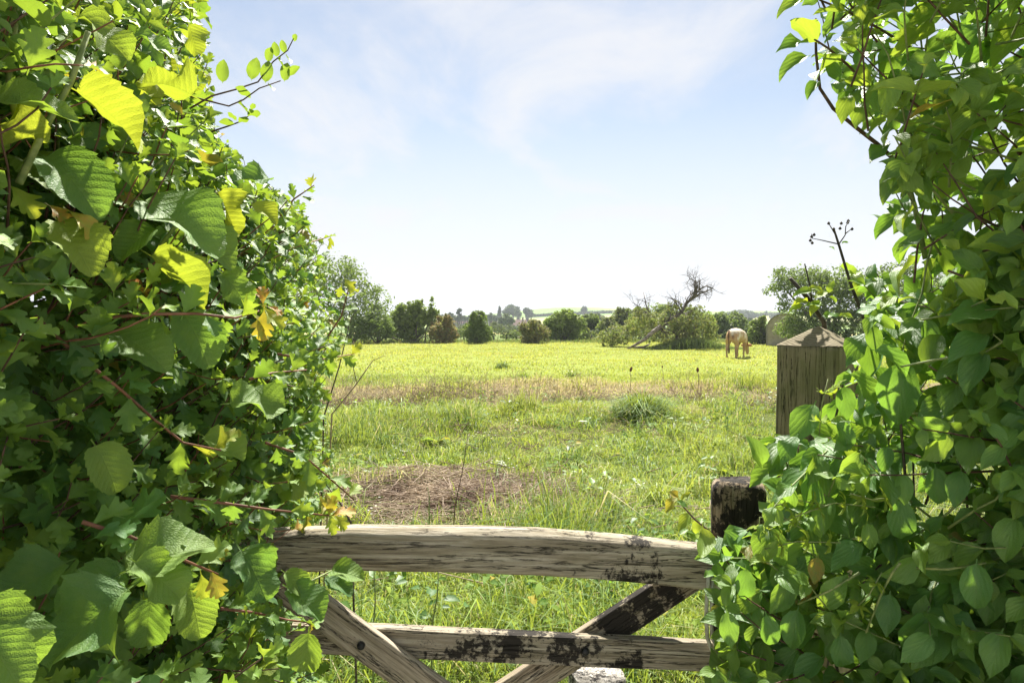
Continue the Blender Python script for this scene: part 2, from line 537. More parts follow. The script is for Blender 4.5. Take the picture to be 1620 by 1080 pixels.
def ground_mat():
    g = NG('field_ground')
    geo = g.n.new('ShaderNodeNewGeometry')
    pos = geo.outputs['Position']
    x, y, z = g.xyz(pos)
    n_big = g.noise(pos, .35, 4, .6)
    n_mid = g.noise(pos, 2.2, 5, .65)
    n_fine = g.noise(pos, 22, 5, .7)
    near = g.mix(n_mid, (.045, .060, .016), (.120, .155, .028))
    near = g.mix(g.rng(n_fine, .4, .7, 0, .6), near, (.060, .042, .024))
    mead = g.mix(n_big, (.170, .215, .032), (.245, .275, .044))
    mead = g.mix(g.rng(n_fine, .35, .7, 0, .5), mead, (.115, .165, .028))
    wob = g.math('ADD', y, g.math('MULTIPLY', g.math('SUBTRACT', n_big, .5), 3.2))
    straw = g.mix(n_fine, (.085, .062, .030), (.30, .245, .125))
    c = g.mix(g.math('MULTIPLY', g.rng(wob, 11.2, 12.6), g.rng(n_mid, .30, .55, .35, 1)), near, straw)
    c = g.mix(g.rng(wob, 14.6, 17.0), c, mead)
    bounce_lane = g.mix(n_fine, (.30, .275, .235), (.46, .43, .375))  # unseen pale lane, added to bounce sunlight onto the hedge faces
    c = g.mix(g.rng(g.math('ADD', y, g.math('MULTIPLY', n_mid, .5)), .75, 1.0, 1, 0), c, g.mix(g.rng(y, -6.2, -5.8), c, bounce_lane))
    # further fields, one beyond the other
    yy = g.math('ADD', y, g.math('MULTIPLY', x, .10))
    rough = g.mix(n_mid, (.075, .115, .028), (.15, .19, .05))
    c = g.mix(g.rng(y, 46, 49), c, rough)
    c = g.mix(g.rng(yy, 72, 74), c, (.36, .31, .13))
    c = g.mix(g.rng(yy, 128, 130), c, (.15, .22, .05))
    c = g.mix(g.rng(yy, 205, 207), c, (.22, .29, .08))
    c = g.mix(g.rng(yy, 285, 287), c, (.13, .21, .06))
    vor = g.n.new('ShaderNodeTexVoronoi'); vor.inputs['Scale'].default_value = .0085
    g.l.new(g.mapping(pos, (1, .6, 0), (.3, .1, 0), (0, 0, .35)), vor.inputs['Vector'])
    vc = g.xyz(vor.outputs['Color'])
    patch = g.ramp(vc[0], [(0, (.13, .22, .06)), (.35, (.19, .28, .07)), (.6, (.25, .32, .09)), (.8, (.40, .37, .19)), (1, (.16, .25, .07))])
    c = g.mix(g.rng(yy, 330, 335), c, patch)
    return g.finish(c, .9, .1, g.bump(n_fine, .6, .03))


link('ground', mesh_np('ground', gV, gQ, mat=ground_mat()))['kind'] = 'structure'

# ------------------------------------------------------------------ wooden members
def member_mesh(name, L, h, d, mat, bow=None, nseg=90, nper=30, rough=.003, rnd=.35, seed=0, axis='x', grooves=1.0, taper=0.0):
    """a plank or post with rounded arrises and weathered grooves; length on x (or z)"""
    me = bpy.data.meshes.new(name)
    V, Fc = [], []
    per = []
    for k in range(nper):
        a = 2 * math.pi * k / nper
        ca, sa = math.cos(a), math.sin(a)
        e = rnd
        per.append((math.copysign(abs(ca) ** e, ca) * d / 2, math.copysign(abs(sa) ** e, sa) * h / 2))
    for i in range(nseg + 1):
        t = i / nseg
        xl = (t - .5) * L
        bz = bow(xl) if bow else 0
        tp = 1 - taper * t
        for k, (py, pz) in enumerate(per):
            q = Vector((xl * 2.2, py * 75, pz * 75)) + Vector((seed * 7.1, seed * 3.3, 0))
            w = mnoise.noise(q) * rough * grooves + mnoise.noise(Vector((xl * 5, py * 14, pz * 14 + seed))) * rough * .9
            w -= max(0, mnoise.noise(Vector((xl * 1.3 + seed, py * 150, pz * 150))) - .25) * rough * 2.2 * grooves
            r = math.hypot(py, pz)
            f = (1 + w / r) * tp
            V.append((xl, py * f, pz * f + bz))
    for i in range(nseg):
        for k in range(nper):
            a, b = i * nper + k, i * nper + (k + 1) % nper
            Fc.append((a, b, b + nper, a + nper))
    Fc.append(tuple(reversed(range(nper)))); Fc.append(tuple(nseg * nper + k for k in range(nper)))
    if axis == 'z':
        V = [(y, z, x) for x, y, z in V]
    me.from_pydata(V, [], Fc)
    me.polygons.foreach_set('use_smooth', np.full(len(me.polygons), True, bool))
    me.materials.append(mat)
    me.update()
    return me


def place_member(name, A, B, h, d, mat, parent, depth_off=0.0, seed=0, **kw):
    """member from A to B in world space, its broad face upright; child of parent (an unrotated empty)"""
    A, B = Vector(A), Vector(B)
    me = member_mesh(name, (B - A).length, h, d, mat, seed=seed, **kw)
    X = (B - A).normalized(); Y = Vector((0, 0, 1)).cross(X).normalized(); Z = X.cross(Y)
    o = link(name, me, parent)
    m = Matrix((X, Y, Z)).transposed().to_4x4()
    m.translation = (A + B) / 2 + Y * depth_off - parent.location
    o.matrix_local = m
    return o


GY = 1.46                                        # the gate stands this far away
gate = empty('field_gate', (0, GY, gz(0, GY)), 'weathered grey wooden field gate with a bowed top rail and crossing braces', 'gate')


def gp(px, py, dd=0.0): return P(px, py, GY + dd)


# the bowed top rail: centre line rises slightly to the left of the middle and drops towards the right
tl, tr = gp(250, 882), gp(1138, 899)
TL = (tr - tl).length
bow_pts = [(-.5, 0), (-.286, .021), (-.151, .031), (.007, .0333), (.176, .0318), (.345, .016), (.468, .004), (.5, 0)]


def rail_bow(x):
    t = x / TL
    for (a, za), (b, zb) in zip(bow_pts, bow_pts[1:]):
        if t <= b:
            k = max(0, (t - a) / (b - a))
            return za + (zb - za) * k
    return bow_pts[-1][1]


place_member('top_rail', tl, tr, .092, .066, M['rail_wood'], gate, bow=rail_bow, nseg=220, nper=48, rough=.0036, rnd=.52, seed=2)
place_member('rail', gp(330, 1000, .0), gp(1140, 1036, .0), .063, .026, M['rail_wood2'], gate, nseg=150, nper=40, rough=.0022, rnd=.22, seed=5)
for k, (z0, h_) in enumerate(((.66, .075), (.44, .085), (.22, .09))):
    place_member('rail', (-.9, GY, z0), (.45, GY, z0 - .01), h_, .026, M['rail_wood2'], gate, nseg=60, nper=28, rough=.0018, rnd=.22, seed=8 + k)
place_member('brace', gp(440, 916, -.027), gp(860, 1222, -.027), .070, .024, M['brace_wood'], gate, nseg=120, nper=40, rough=.0022, rnd=.22, seed=3)
place_member('brace', gp(1100, 905, .028), gp(640, 1206, .028), .068, .024, M['brace_tar'], gate, nseg=120, nper=40, rough=.0022, rnd=.22, seed=4)
# the stile at the right end stands proud of the top rail, its top weathered round and its face still tarred
st_top = gp(1168, 760, .03)
me = member_mesh('stile', st_top.z - .12, .112, .088, M['stile_wood'], nseg=110, nper=44, rough=.004, rnd=.38, seed=6, axis='z')
co = np.empty(len(me.vertices) * 3, np.float32); me.vertices.foreach_get('co', co); co = co.reshape(-1, 3)
half = (st_top.z - .12) / 2
top = np.clip((co[:, 2] - (half - .02)) / .02, 0, 1)
co[:, 0] *= 1 - .16 * top ** 2; co[:, 1] *= 1 - .16 * top ** 2
co[:, 2] += top * (np.array([mnoise.noise(Vector((a * 60, b * 60, 1.3))) for a, b in co[:, :2]]) * .006)
me.vertices.foreach_set('co', co.ravel()); me.update()
st = link('stile', me, gate, Vector((st_top.x, st_top.y, .12 + half)) - gate.location, (0, 0, R(78)))
# bolts
for px, py, off in ((571, 1021, -.043), (926, 1030, -.016)):
    c = gp(px, py, off)
    mb = MB(); mb.tube([(0, .004, 0), (0, -.003, 0), (0, -.0065, 0)], [.0085, .0082, .0055], 12)
    mb.build('bolt', M['iron'], gate, c - gate.location)

# cord loop that ties the gate to its post
cord = MB()
pts = [gp(*q) for q in ((1122, 900, -.035), (1119, 935, -.05), (1117, 975, -.05), (1119, 1008, -.045), (1127, 1030, -.03), (1141, 1041, .0), (1153, 1040, .03))]
cord.tube(pts, .0042, 8)
pts = [gp(*q) for q in ((1128, 905, -.03), (1126, 950, -.048), (1125, 985, -.046), (1128, 1012, -.04), (1138, 1030, -.01))]
cord.tube(pts, .0036, 8)
tag(cord.build('tie_cord', M['rope']), 'pale frayed cord looped round the right end of the wooden gate', 'cord')

# ------------------------------------------------------------------ the tall gate post with a pyramid top
PD = 1.80
pc = P(1289, 545, PD + .08)
post_root = empty('gate_post', (pc.x, pc.y, gz(pc.x, pc.y)), 'tall square mossy wooden gate post with a low pyramid top', 'post', rot=(0, R(.9), R(46)))
PW = .166
z_sh = P(1330, 549, PD).z - post_root.location.z       # shoulder height
me = member_mesh('shaft', z_sh, PW, PW, M['post_wood'], nseg=120, nper=64, rough=.0030, rnd=.10, seed=9, axis='z', grooves=.3)
link('shaft', me, post_root, (0, 0, z_sh / 2))
# pyramid: rings of the end grain cut as steps
n = 34
V, Fc = [], []
for i in range(n + 1):
    t = i / n
    for j in range(n + 1):
        u = j / n
        x, y = (t - .5) * PW * 1.012, (u - .5) * PW * 1.012
        m_ = max(abs(x), abs(y)) / (PW / 2)
        rr = math.hypot(x - .055, y + .01)
        zz = .055 * (1 - m_) + .0022 * mnoise.noise(Vector((x * 22, y * 22, 5))) + .0012 * mnoise.noise(Vector((x * 60, y * 60, 2)))
        V.append((x, y, max(zz, -.004)))
for i in range(n):
    for j in range(n):
        a = i * (n + 1) + j
        Fc.append((a, a + n + 1, a + n + 2, a + 1))
me = bpy.data.meshes.new('pyramid_top'); me.from_pydata(V, [], Fc); me.materials.append(M['post_cap'])
me.polygons.foreach_set('use_smooth', np.full(len(me.polygons), True, bool)); me.update()
link('pyramid_top', me, post_root, (0, 0, z_sh + .001))

# the pale stump behind the gate
sc_ = P(942, 1060, 2.05)
stump = empty('stump', (sc_.x, sc_.y, gz(sc_.x, sc_.y)), 'pale weathered stump end standing in the grass behind the gate', 'stump', rot=(0, 0, R(20)))
hz_ = sc_.z - stump.location.z
me = member_mesh('stump_body', hz_, .17, .145, M['stump_wood'], nseg=40, nper=36, rough=.008, rnd=.6, seed=12, axis='z')
link('stump_body', me, stump, (0, 0, hz_ / 2))

# ------------------------------------------------------------------ the cow
def cow_mat():
    g = NG('cow_coat')
    co = g.coord('Object')
    x, y, z = g.xyz(co)
    n = g.noise(co, 9, 4, .6)
    pat = g.noise(co, 1.9, 3, .55)
    c = g.mix(g.rng(g.math('ADD', pat, g.math('MULTIPLY', g.math('SUBTRACT', z, 1.0), -.35)), .46, .57), (.66, .57, .45), (.40, .23, .11))
    c = g.mix(g.rng(n, .35, .7, 0, .4), c, (.56, .42, .27))
    # orange-brown neck and shoulder front, cream face
    c = g.mix(g.rng(g.math('ADD', y, g.math('MULTIPLY', n, .2)), .68, .95), c, (.25, .10, .038))
    c = g.mix(g.rng(g.math('ADD', y, g.math('MULTIPLY', z, -.5)), 1.02, 1.10), c, (.55, .45, .34))
    # cream legs, shade under the belly painted in as brown
    c = g.mix(g.rng(z, .30, .62, .75, 0), c, (.47, .36, .25))
    c = g.mix(g.rng(g.math('ADD', z, g.math('MULTIPLY', g.math('ABSOLUTE', y), .25)), .62, .74, .7, 0), c, (.30, .17, .09))
    # brown patches either side of the tail
    for sx in (-.14, .15):
        d = g.math('SQRT', g.math('ADD', g.math('ADD', g.math('POWER', g.math('SUBTRACT', x, sx), 2), g.math('POWER', g.math('ADD', y, .98), 2)), g.math('POWER', g.math('MULTIPLY', g.math('SUBTRACT', z, 1.0), .8), 2)))
        c = g.mix(g.rng(g.math('ADD', d, g.math('MULTIPLY', n, .08)), .17, .24, .95, 0), c, (.085, .035, .018))
    # white blotch low on the rump
    return g.finish(c, .75, .2, g.bump(n, .3, .01), 0)


CD = 28.6
cb = P(1166, 559, CD)
cow_z = gz(cb.x, cb.y)
cow = empty('cow', (cb.x, cb.y, cow_z), 'cream and tan cow with brown rump patches grazing head down in the field', 'cow', rot=(0, 0, R(-38)))
cow.scale = (.90, .90, .97)
cv = [((0, -.66, 1.00), .27), ((0, -.36, 1.03), .30), ((0, 0, .97), .355), ((0, .36, .97), .33), ((0, .62, .96), .25),
      ((0, .90, .82), .165), ((0, 1.14, .60), .125), ((0, 1.29, .42), .115), ((0, 1.38, .24), .085), ((0, 1.44, .10), .068),
      ((0, -.86, 1.02), .20)]
ce = [(0, 1), (1, 2), (2, 3), (3, 4), (4, 5), (5, 6), (6, 7), (7, 8), (8, 9), (0, 10)]
for sx, dy in ((-1, .0), (1, .10)):
    b0 = len(cv)
    cv += [((sx * .20, -.70, .80), .16), ((sx * .205, -.62 + dy * .5, .60), .105), ((sx * .19, -.82 + dy, .37), .052), ((sx * .19, -.77 + dy, .14), .036), ((sx * .19, -.74 + dy, .03), .056)]
    ce += [(0, b0)] + [(b0 + k, b0 + k + 1) for k in range(4)]
    b0 = len(cv)
    dy2 = -dy
    cv += [((sx * .19, .52, .72), .13), ((sx * .18, .52 + dy2, .52), .085), ((sx * .17, .53 + dy2, .32), .048), ((sx * .165, .51 + dy2, .12), .034), ((sx * .165, .54 + dy2, .03), .054)]
    ce += [(3, b0)] + [(b0 + k, b0 + k + 1) for k in range(4)]
me = bpy.data.meshes.new('body')
me.from_pydata([v for v, r_ in cv], ce, [])
me.materials.append(cow_mat())
body = link('body', me, cow)
sk = body.modifiers.new('Skin', 'SKIN')
sk.use_smooth_shade = True
for i, (v, r_) in enumerate(cv):
    me.skin_vertices[0].data[i].radius = (r_, r_)
me.skin_vertices[0].data[0].use_root = True
ss = body.modifiers.new('Subdivision', 'SUBSURF'); ss.levels = 2; ss.render_levels = 2
g = NG('cow_tail_hair'); M['tail'] = g.finish((.075, .032, .018), .8, .2)
g = NG('cow_ear'); M['ear'] = g.finish((.46, .25, .12), .8, .2)
mb = MB(); mb.tube([(0, -1.03, 1.20), (0, -1.09, 1.12), (0, -1.10, .9), (.01, -1.09, .7), (.015, -1.08, .52), (.015, -1.07, .40), (.01, -1.06, .28), (0, -1.06, .22)], [.032, .026, .020, .018, .018, .045, .042, .006], 8)
mb.build('tail', M['tail'], cow)
for sx in (-1, 1):
    mb = MB(); mb.tube([(sx * .07, 1.25, .50), (sx * .14, 1.25, .53), (sx * .21, 1.26, .52), (sx * .27, 1.27, .50)], [.03, .07, .065, .01], 8)
    mb.build('ear', M['ear'], cow)

# ------------------------------------------------------------------ trees, bushes, hedgerows and buildings beyond the field
def leaf_cloud(clumps, size, n, tr=(0, .15), tg=(.1, .9), tb=(0, 0), up=.35, seed=0, shell=2.4, holes=0.0):
    """small leaf faces spread through ellipsoid clumps: centre (3), radii (3). Returns V, Q, tint"""
    r_ = np.random.default_rng(seed)
    w = np.array([c[3] * c[4] * c[5] for c in clumps]) ** .72
    cnt = np.maximum(12, (n * w / w.sum()).astype(int))
    Vs, Ts = [], []
    for c, k in zip(clumps, cnt):
        d = r_.normal(size=(k, 3)); d /= np.linalg.norm(d, axis=1)[:, None]
        rr = r_.random(k) ** (1 / shell)
        lump = .60 + .80 * fbm(d[:, 0] * 3.4 + c[0], d[:, 2] * 3.4 + d[:, 1] * 2.7 + c[2], seed, 3)
        if holes > 0:
            keep = fbm(d[:, 0] * 3.1 + c[0] * 2 + 5, d[:, 2] * 3.1 + d[:, 1] * 2, seed + 3, 2) > holes
            d, rr, lump = d[keep], rr[keep], lump[keep]; k = len(d)
        p = np.array(c[:3]) + d * (rr * lump)[:, None] * np.array(c[3:6])
        nrm = d + r_.normal(size=(k, 3)) * .75 + np.array([0, 0, up]); nrm /= np.linalg.norm(nrm, axis=1)[:, None]
        a = np.cross(nrm, r_.normal(size=(k, 3))); a /= np.linalg.norm(a, axis=1)[:, None]
        b = np.cross(nrm, a)
        s = size * r_.uniform(.55, 1.35, k)[:, None]
        q = np.stack([p - a * s, p - b * s * .5 + nrm * s * .12, p + a * s, p + b * s * .5 + nrm * s * .12], 1)
        Vs.append(q.reshape(-1, 3))
        cg = r_.uniform(-.22, .22)
        t = np.stack([r_.uniform(*tr, k), np.clip(r_.uniform(*tg, k) + cg, 0, 1), r_.uniform(*tb, k)], 1)
        Ts.append(np.repeat(t, 4, 0))
    V = np.concatenate(Vs); T = np.concatenate(Ts)
    return V, np.arange(len(V)).reshape(-1, 4), T


def branch(mb, p, d, L, r, depth, spread=.6, lift=.12, kids=3, rs=None, wig=.25):
    """a tapering, wandering limb and its smaller ones"""
    p = Vector(p); d = Vector(d).normalized()
    pts, rad_ = [p.copy()], [r]
    k = 4
    for i in range(k):
        d = (d + Vector((rs.normal(), rs.normal(), rs.normal())) * wig * .5 + Vector((0, 0, lift * .4))).normalized()
        p = p + d * L / k
        pts.append(p.copy()); rad_.append(r * (1 - .55 * (i + 1) / k))
    mb.tube(pts, rad_, 5 if r > .03 else 4)
    if depth > 0:
        for j in range(kids):
            i = rs.integers(1, k + 1)
            nd = (d + Vector((rs.normal(), rs.normal(), rs.normal())) * spread).normalized()
            branch(mb, pts[i], nd, L * rs.uniform(.5, .8), rad_[i] * .7, depth - 1, spread, lift, kids, rs, wig)


def tree(name, label, cat, px, D, clumps, size, n, seed, mat='tree', trunk=None, group=None, gx_=None, **kw):
    """clumps: (px, py, half width px, half height px) seen at distance D, plus optional depth offset in metres"""
    base = P(px, 505, D); z0 = gz(base.x, base.y)
    root = empty(name, (base.x, base.y, z0), label, cat, group)
    rs = np.random.default_rng(seed)
    cl = []
    for c in clumps:
        w = P(c[0], c[1], D); k = D / F
        off = c[4] if len(c) > 4 else rs.normal() * c[2] * k * .35
        cl.append((w.x - base.x, w.y - base.y + off, w.z - z0, c[2] * k, c[2] * k * rs.uniform(.8, 1.05), c[3] * k))
    for c in list(cl):
        for q in range(3):
            a = rs.uniform(-.5, math.pi + .5); k_ = rs.uniform(.22, .38)
            cl.append((c[0] + c[3] * .92 * math.cos(a), c[1] + rs.normal() * c[4] * .5, max(.1, c[2] + c[5] * .92 * math.sin(a)), c[3] * k_, c[4] * k_, c[5] * k_))
    V, Q, T = leaf_cloud(cl, size, n, seed=seed, **kw)
    V[:, 2] = np.maximum(V[:, 2], .02)
    o = link('crown', mesh_np('crown', V, Q, tint=T, mat=M[mat], smooth=False), root)
    mb = MB()
    rt = (trunk or .12)
    top = max(c[2] for c in cl)
    for c in cl[:6]:
        a = Vector((rs.normal() * rt, rs.normal() * rt, 0)); b = Vector((c[0], c[1], c[2]))
        m_ = a.lerp(b, .5) + Vector((rs.normal(), rs.normal(), 0)) * .06 * top
        mb.tube([a, a.lerp(m_, .6), m_, b], [rt, rt * .75, rt * .55, rt * .18], 6)
    mb.build('trunk', M['bark'], root)
    return root


# near row along the far edge of the grazed field
tree('willow_tree', 'tall airy willow tree with thin grey-green top beside the left hedge', 'tree', 556, 46,
     [(598, 490, 26, 34), (570, 500, 30, 36), (545, 500, 30, 36), (520, 480, 34, 45), (556, 446, 25, 26), (574, 464, 22, 26), (530, 432, 28, 30), (552, 424, 20, 18), (588, 470, 14, 20), (500, 450, 30, 40)],
     .105, 10500, 21, tg=(.2, .95), tr=(0, .3), holes=.45, trunk=.10)
tree('dark_shrub', 'dark dense shrub at the foot of the airy willow tree', 'shrub', 596, 45,
     [(598, 512, 24, 26), (575, 518, 22, 22), (612, 522, 14, 16)], .10, 4200, 22, tg=(.0, .6), trunk=.06)
r_ = tree('maple_tree', 'light green young tree with upright shoots and leaning bare stems', 'tree', 655, 47,
          [(640, 502, 24, 18), (662, 500, 22, 20), (680, 505, 14, 14), (648, 526, 22, 15), (625, 512, 16, 18), (664, 487, 6, 15), (683, 488, 5, 16), (652, 486, 9, 10), (690, 497, 6, 9), (633, 492, 7, 8)],
          .12, 7500, 23, tg=(.35, 1), tr=(.1, .55), holes=.34, trunk=.10)
mb = MB()
for a, b, c_ in (((0, 0, 0), (-.9, .1, .35), (-2.1, .1, 1.1)), ((.1, 0, 0), (.55, 0, .35), (.9, -.1, .9)), ((.75, 0, 0), (.8, 0, .8), (1.1, 0, 1.7)), ((-.9, 0, .05), (-1.8, .1, .45), (-2.3, 0, 1.1))):
    mb.tube([a, b, c_], [.06, .05, .03], 6)
mb.build('bare_stems', M['dead_wood'], r_)
tree('brown_shrub', 'rounded shrub with reddish brown leaves left of the dark green bush', 'shrub', 702, 46,
     [(702, 520, 19, 21), (693, 528, 16, 15), (711, 528, 15, 15), (705, 506, 9, 9)], .10, 4200, 24, tg=(.2, .8), tb=(.15, .85), tr=(0, .3), holes=.3, trunk=.05)
tree('holly_bush', 'dark green conical bush standing alone at the field edge', 'bush', 756, 45,
     [(756, 525, 20, 19), (757, 510, 15, 16), (757, 500, 8, 9), (746, 530, 12, 13), (767, 529, 12, 13)], .095, 5600, 25, tg=(.05, .75), tr=(0, .25), trunk=.06, holes=.30)
tree('gorse_bush', 'dark olive bush with rusty brown top behind dry grass', 'bush', 846, 46,
     [(846, 524, 17, 16), (832, 522, 10, 12), (860, 528, 11, 12), (845, 512, 10, 7), (838, 537, 16, 7)], .09, 4200, 26, tg=(.0, .5), tb=(.05, .6), trunk=.05, holes=.26)
tree('sallow_bush', 'broad yellowish green bush right of the rusty topped bush', 'bush', 893, 50,
     [(890, 515, 25, 23), (905, 522, 22, 19), (880, 528, 18, 14), (895, 500, 16, 10), (915, 510, 12, 13), (872, 512, 10, 12)], .115, 7600, 27, tg=(.3, .9), tr=(.05, .5), trunk=.07, holes=.33)
for i, (px, py, rx, ry, D, lab, tg_) in enumerate((
        (936, 518, 17, 20, 60, 'dark rounded tree just right of the broad yellowish bush', (.05, .6)),
        (962, 524, 20, 20, 58, 'dull brownish green tree behind the fallen trunk', (.1, .7)),
        (985, 512, 22, 22, 60, 'leafy hawthorn tree with ragged top behind the fallen trunk', (.1, .8)),
        (1138, 520, 24, 26, 58, 'dark green tree behind the cow rump', (.05, .6)),
        (1165, 515, 20, 18, 62, 'shady green tree seen above the back of the cow', (.1, .6)))):
    tree('field_tree', lab, 'tree', px, D, [(px, py, rx, ry), (px - rx * .6, py + ry * .35, rx * .6, ry * .6), (px + rx * .6, py + ry * .3, rx * .6, ry * .65), (px + rx * .1, py - ry * .55, rx * .55, ry * .45)],
         .13, 5200, 30 + i, tg=tg_, tb=(0, .25) if i in (1, 2) else (0, .05), trunk=.09, group='trees along the far edge of the field', holes=.25)
tree('elder_bush', 'bright green bush between the cow and the pale arched shed', 'bush', 1201, 44,
     [(1201, 522, 13, 18), (1192, 530, 11, 14), (1209, 532, 9, 14), (1203, 508, 7, 8)], .10, 3600, 37, tg=(.35, 1), tr=(.05, .4), trunk=.05)
tree('hawthorn_tree', 'large dense hawthorn tree behind the tall gate post', 'tree', 1320, 38,
     [(1268, 440, 38, 22), (1240, 452, 22, 22), (1300, 455, 36, 30), (1340, 450, 42, 34), (1385, 470, 40, 40), (1330, 495, 46, 34), (1275, 495, 34, 26), (1290, 522, 44, 24), (1250, 520, 28, 18), (1380, 515, 50, 34), (1240, 482, 14, 14), (1440, 470, 60, 50)],
     .088, 26000, 38, tg=(.05, .8), tr=(0, .2), holes=.30, trunk=.16)

for i, (px, py, rx, ry, D, lab) in enumerate((
        (632, 522, 20, 15, 60, 'low loose bush behind the leaning bare stems'), (728, 530, 14, 10, 62, 'low bush in the gap between brown shrub and conical bush'), (812, 533, 16, 9, 58, 'low scrub left of the rusty topped bush'),
        (1012, 508, 18, 20, 56, 'pale thin tree right behind the leaning dead trunk'), (1045, 500, 26, 20, 57, 'leafy tree behind the middle of the fallen crown'), (1090, 506, 26, 20, 59, 'tree behind the tall dead limb'),
        (918, 530, 18, 12, 54, 'low bramble scrub at the foot of the dark rounded tree'), (960, 540, 22, 10, 50, 'brown green scrub before the leaning trunk'))):
    tree('field_bush', lab, 'bush', px, D, [(px, py, rx, ry), (px - rx * .6, py + ry * .35, rx * .6, ry * .6), (px + rx * .6, py + ry * .3, rx * .6, ry * .65), (px + rx * .2, py - ry * .5, rx * .5, ry * .5)],
         .12, 3800, 130 + i, tg=(.25, .95), tr=(.05, .4), tb=(0, .3) if i in (0, 6, 7) else (0, .06), trunk=.05, group='bushes along the far edge of the field', holes=.33)

# the fallen tree: a broken leaning trunk, a regrown leafy crown and bare dead limbs
fd = 37.5
fb = P(1040, 552, fd); fz = gz(fb.x, fb.y)
ft = empty('fallen_tree', (fb.x, fb.y, fz), 'fallen old tree with a pale broken trunk, leafy regrowth and bare dead limbs', 'tree')
rs = np.random.default_rng(40)


def fl(px, py, off=0.0): return P(px, py, fd + off) - Vector((fb.x, fb.y, fz))


mb = MB()
mb.tube([fl(991, 553, -.9), fl(1004, 546, -.9), fl(1020, 537, -.9), fl(1033, 525, -.8), fl(1044, 517, -.5), fl(1060, 508, 0)], [.045, .07, .09, .125, .12, .09], 9)
mb.tube([fl(1003, 549, -.4), fl(1018, 549, -.5), fl(1028, 544, -.4)], [.05, .07, .03], 6)
mb.build('trunk', M['dead_wood'], ft)
mb = MB()
for pts, r0 in (([(1044, 517), (1062, 506), (1078, 494), (1086, 480), (1098, 468), (1106, 458)], .13),
                ([(1086, 480), (1100, 470), (1112, 462), (1124, 458)], .06),
                ([(1098, 468), (1104, 452), (1098, 444), (1090, 440)], .055),
                ([(1106, 458), (1118, 452), (1128, 456)], .05),
                ([(1078, 494), (1070, 480), (1062, 470)], .06),
                ([(1044, 517), (1030, 500), (1022, 482), (1018, 462)], .05),
                ([(1030, 500), (1012, 486), (1000, 478)], .04),
                ([(1060, 548), (1072, 530), (1082, 518), (1092, 508)], .08),
                ([(1072, 530), (1060, 522), (1050, 520)], .05),
                ([(1104, 548), (1096, 530), (1100, 512)], .06)):
    w = [fl(a, b, rs.normal() * .35) for a, b in pts]
    mb.tube(w, [r0 * (1 - .6 * i / (len(w) - 1)) for i in range(len(w))], 6)
    for i in range(1, len(w)):
        for _ in range(4):
            d = (w[i] - w[i - 1]).normalized() + Vector((rs.normal(), rs.normal(), rs.normal() + .2)) * .9
            branch(mb, w[i].lerp(w[i - 1], rs.random()), d, rs.uniform(.45, .95), r0 * .32, 2, .75, .1, 3, rs, .55)
mb.build('dead_limbs', M['bark'], ft)
V, Q, T = leaf_cloud([(*fl(px, py, o_), rx * fd / F, rx * fd / F, ry * fd / F) for px, py, rx, ry, o_ in (
    (1030, 505, 26, 12, .3), (1060, 508, 30, 18, 0), (1090, 512, 32, 22, .2), (1112, 518, 24, 24, .6), (1075, 530, 40, 18, .8), (1045, 530, 30, 16, 1.2), (1010, 515, 26, 18, 1.5), (978, 530, 30, 18, 2.0),
    (1066, 484, 13, 10, 0), (1098, 490, 20, 10, .4), (1120, 535, 20, 18, .8), (1014, 492, 14, 8, .3), (960, 535, 20, 14, 2.2))], .092, 14500, tg=(.1, .95), tr=(0, .35), tb=(0, .35), seed=41, holes=.52)
V[:, 2] = np.maximum(V[:, 2], .02)
link('crown', mesh_np('crown', V, Q, tint=T, mat=M['tree'], smooth=False), ft)

# ---- middle distance
FAR = []


def far(name, label, cat, px, D, clumps, n, seed, mat='far_tree', group=None, **kw):
    size = max(.14, D * .0016)
    return tree(name, label, cat, px, D, clumps, size, n, seed, mat=mat, group=group, trunk=.0012 * D, **kw)


far('round_bush', 'yellow-green rounded bush in the pasture right of the dark conical bush', 'bush', 785, 120, [(785, 521, 9, 9), (788, 526, 7, 7), (781, 514, 5, 5)], 1600, 50, tg=(.5, 1), tr=(.3, .6))
far('round_tree', 'mid green round tree in front of the pink roofed house', 'tree', 801, 190, [(801, 507, 10, 9), (795, 509, 7, 7), (808, 508, 6, 7)], 1500, 51, tg=(.4, .9), tr=(.1, .3))
far('oak_tree', 'big dome shaped tree on the hilltop, the largest of the skyline trees', 'tree', 809, 420, [(809, 491, 11, 8), (802, 495, 7, 6), (817, 495, 6, 6), (806, 487, 6, 4)], 1700, 52, tg=(.2, .7), tr=(0, .1))
far('oak_tree', 'round dark tree on the hilltop just right of the big dome shaped tree', 'tree', 836, 420, [(836, 495, 7, 7), (833, 491, 5, 4), (840, 498, 5, 4)], 1300, 53, tg=(.05, .5))
far('small_tree', 'small pale tree tucked between the two hilltop trees', 'tree', 819, 400, [(819, 496, 5, 5), (821, 499, 3, 3)], 700, 54, tg=(.4, .9), tr=(.1, .3))
far('poplar_tree', 'slim dark poplar on the skyline left of the hilltop trees', 'tree', 790, 380, [(790, 495, 2.6, 9), (790, 501, 3.2, 6)], 900, 55, tg=(0, .4))
far('hilltop_tree', 'lone round tree on the green hill line above the sallow bush', 'tree', 924, 520, [(924, 489, 4.6, 4), (922, 491, 3, 2.5)], 700, 56, tg=(.1, .5))
far('pine_tree', 'tall pine with a bare trunk and flat top among village roofs', 'tree', 726, 260, [(727, 491, 3.6, 2.6), (724, 495, 3, 2), (728, 498, 2, 2), (726, 504, 4.5, 4.5)], 900, 57, tg=(0, .4))
rs = np.random.default_rng(77)
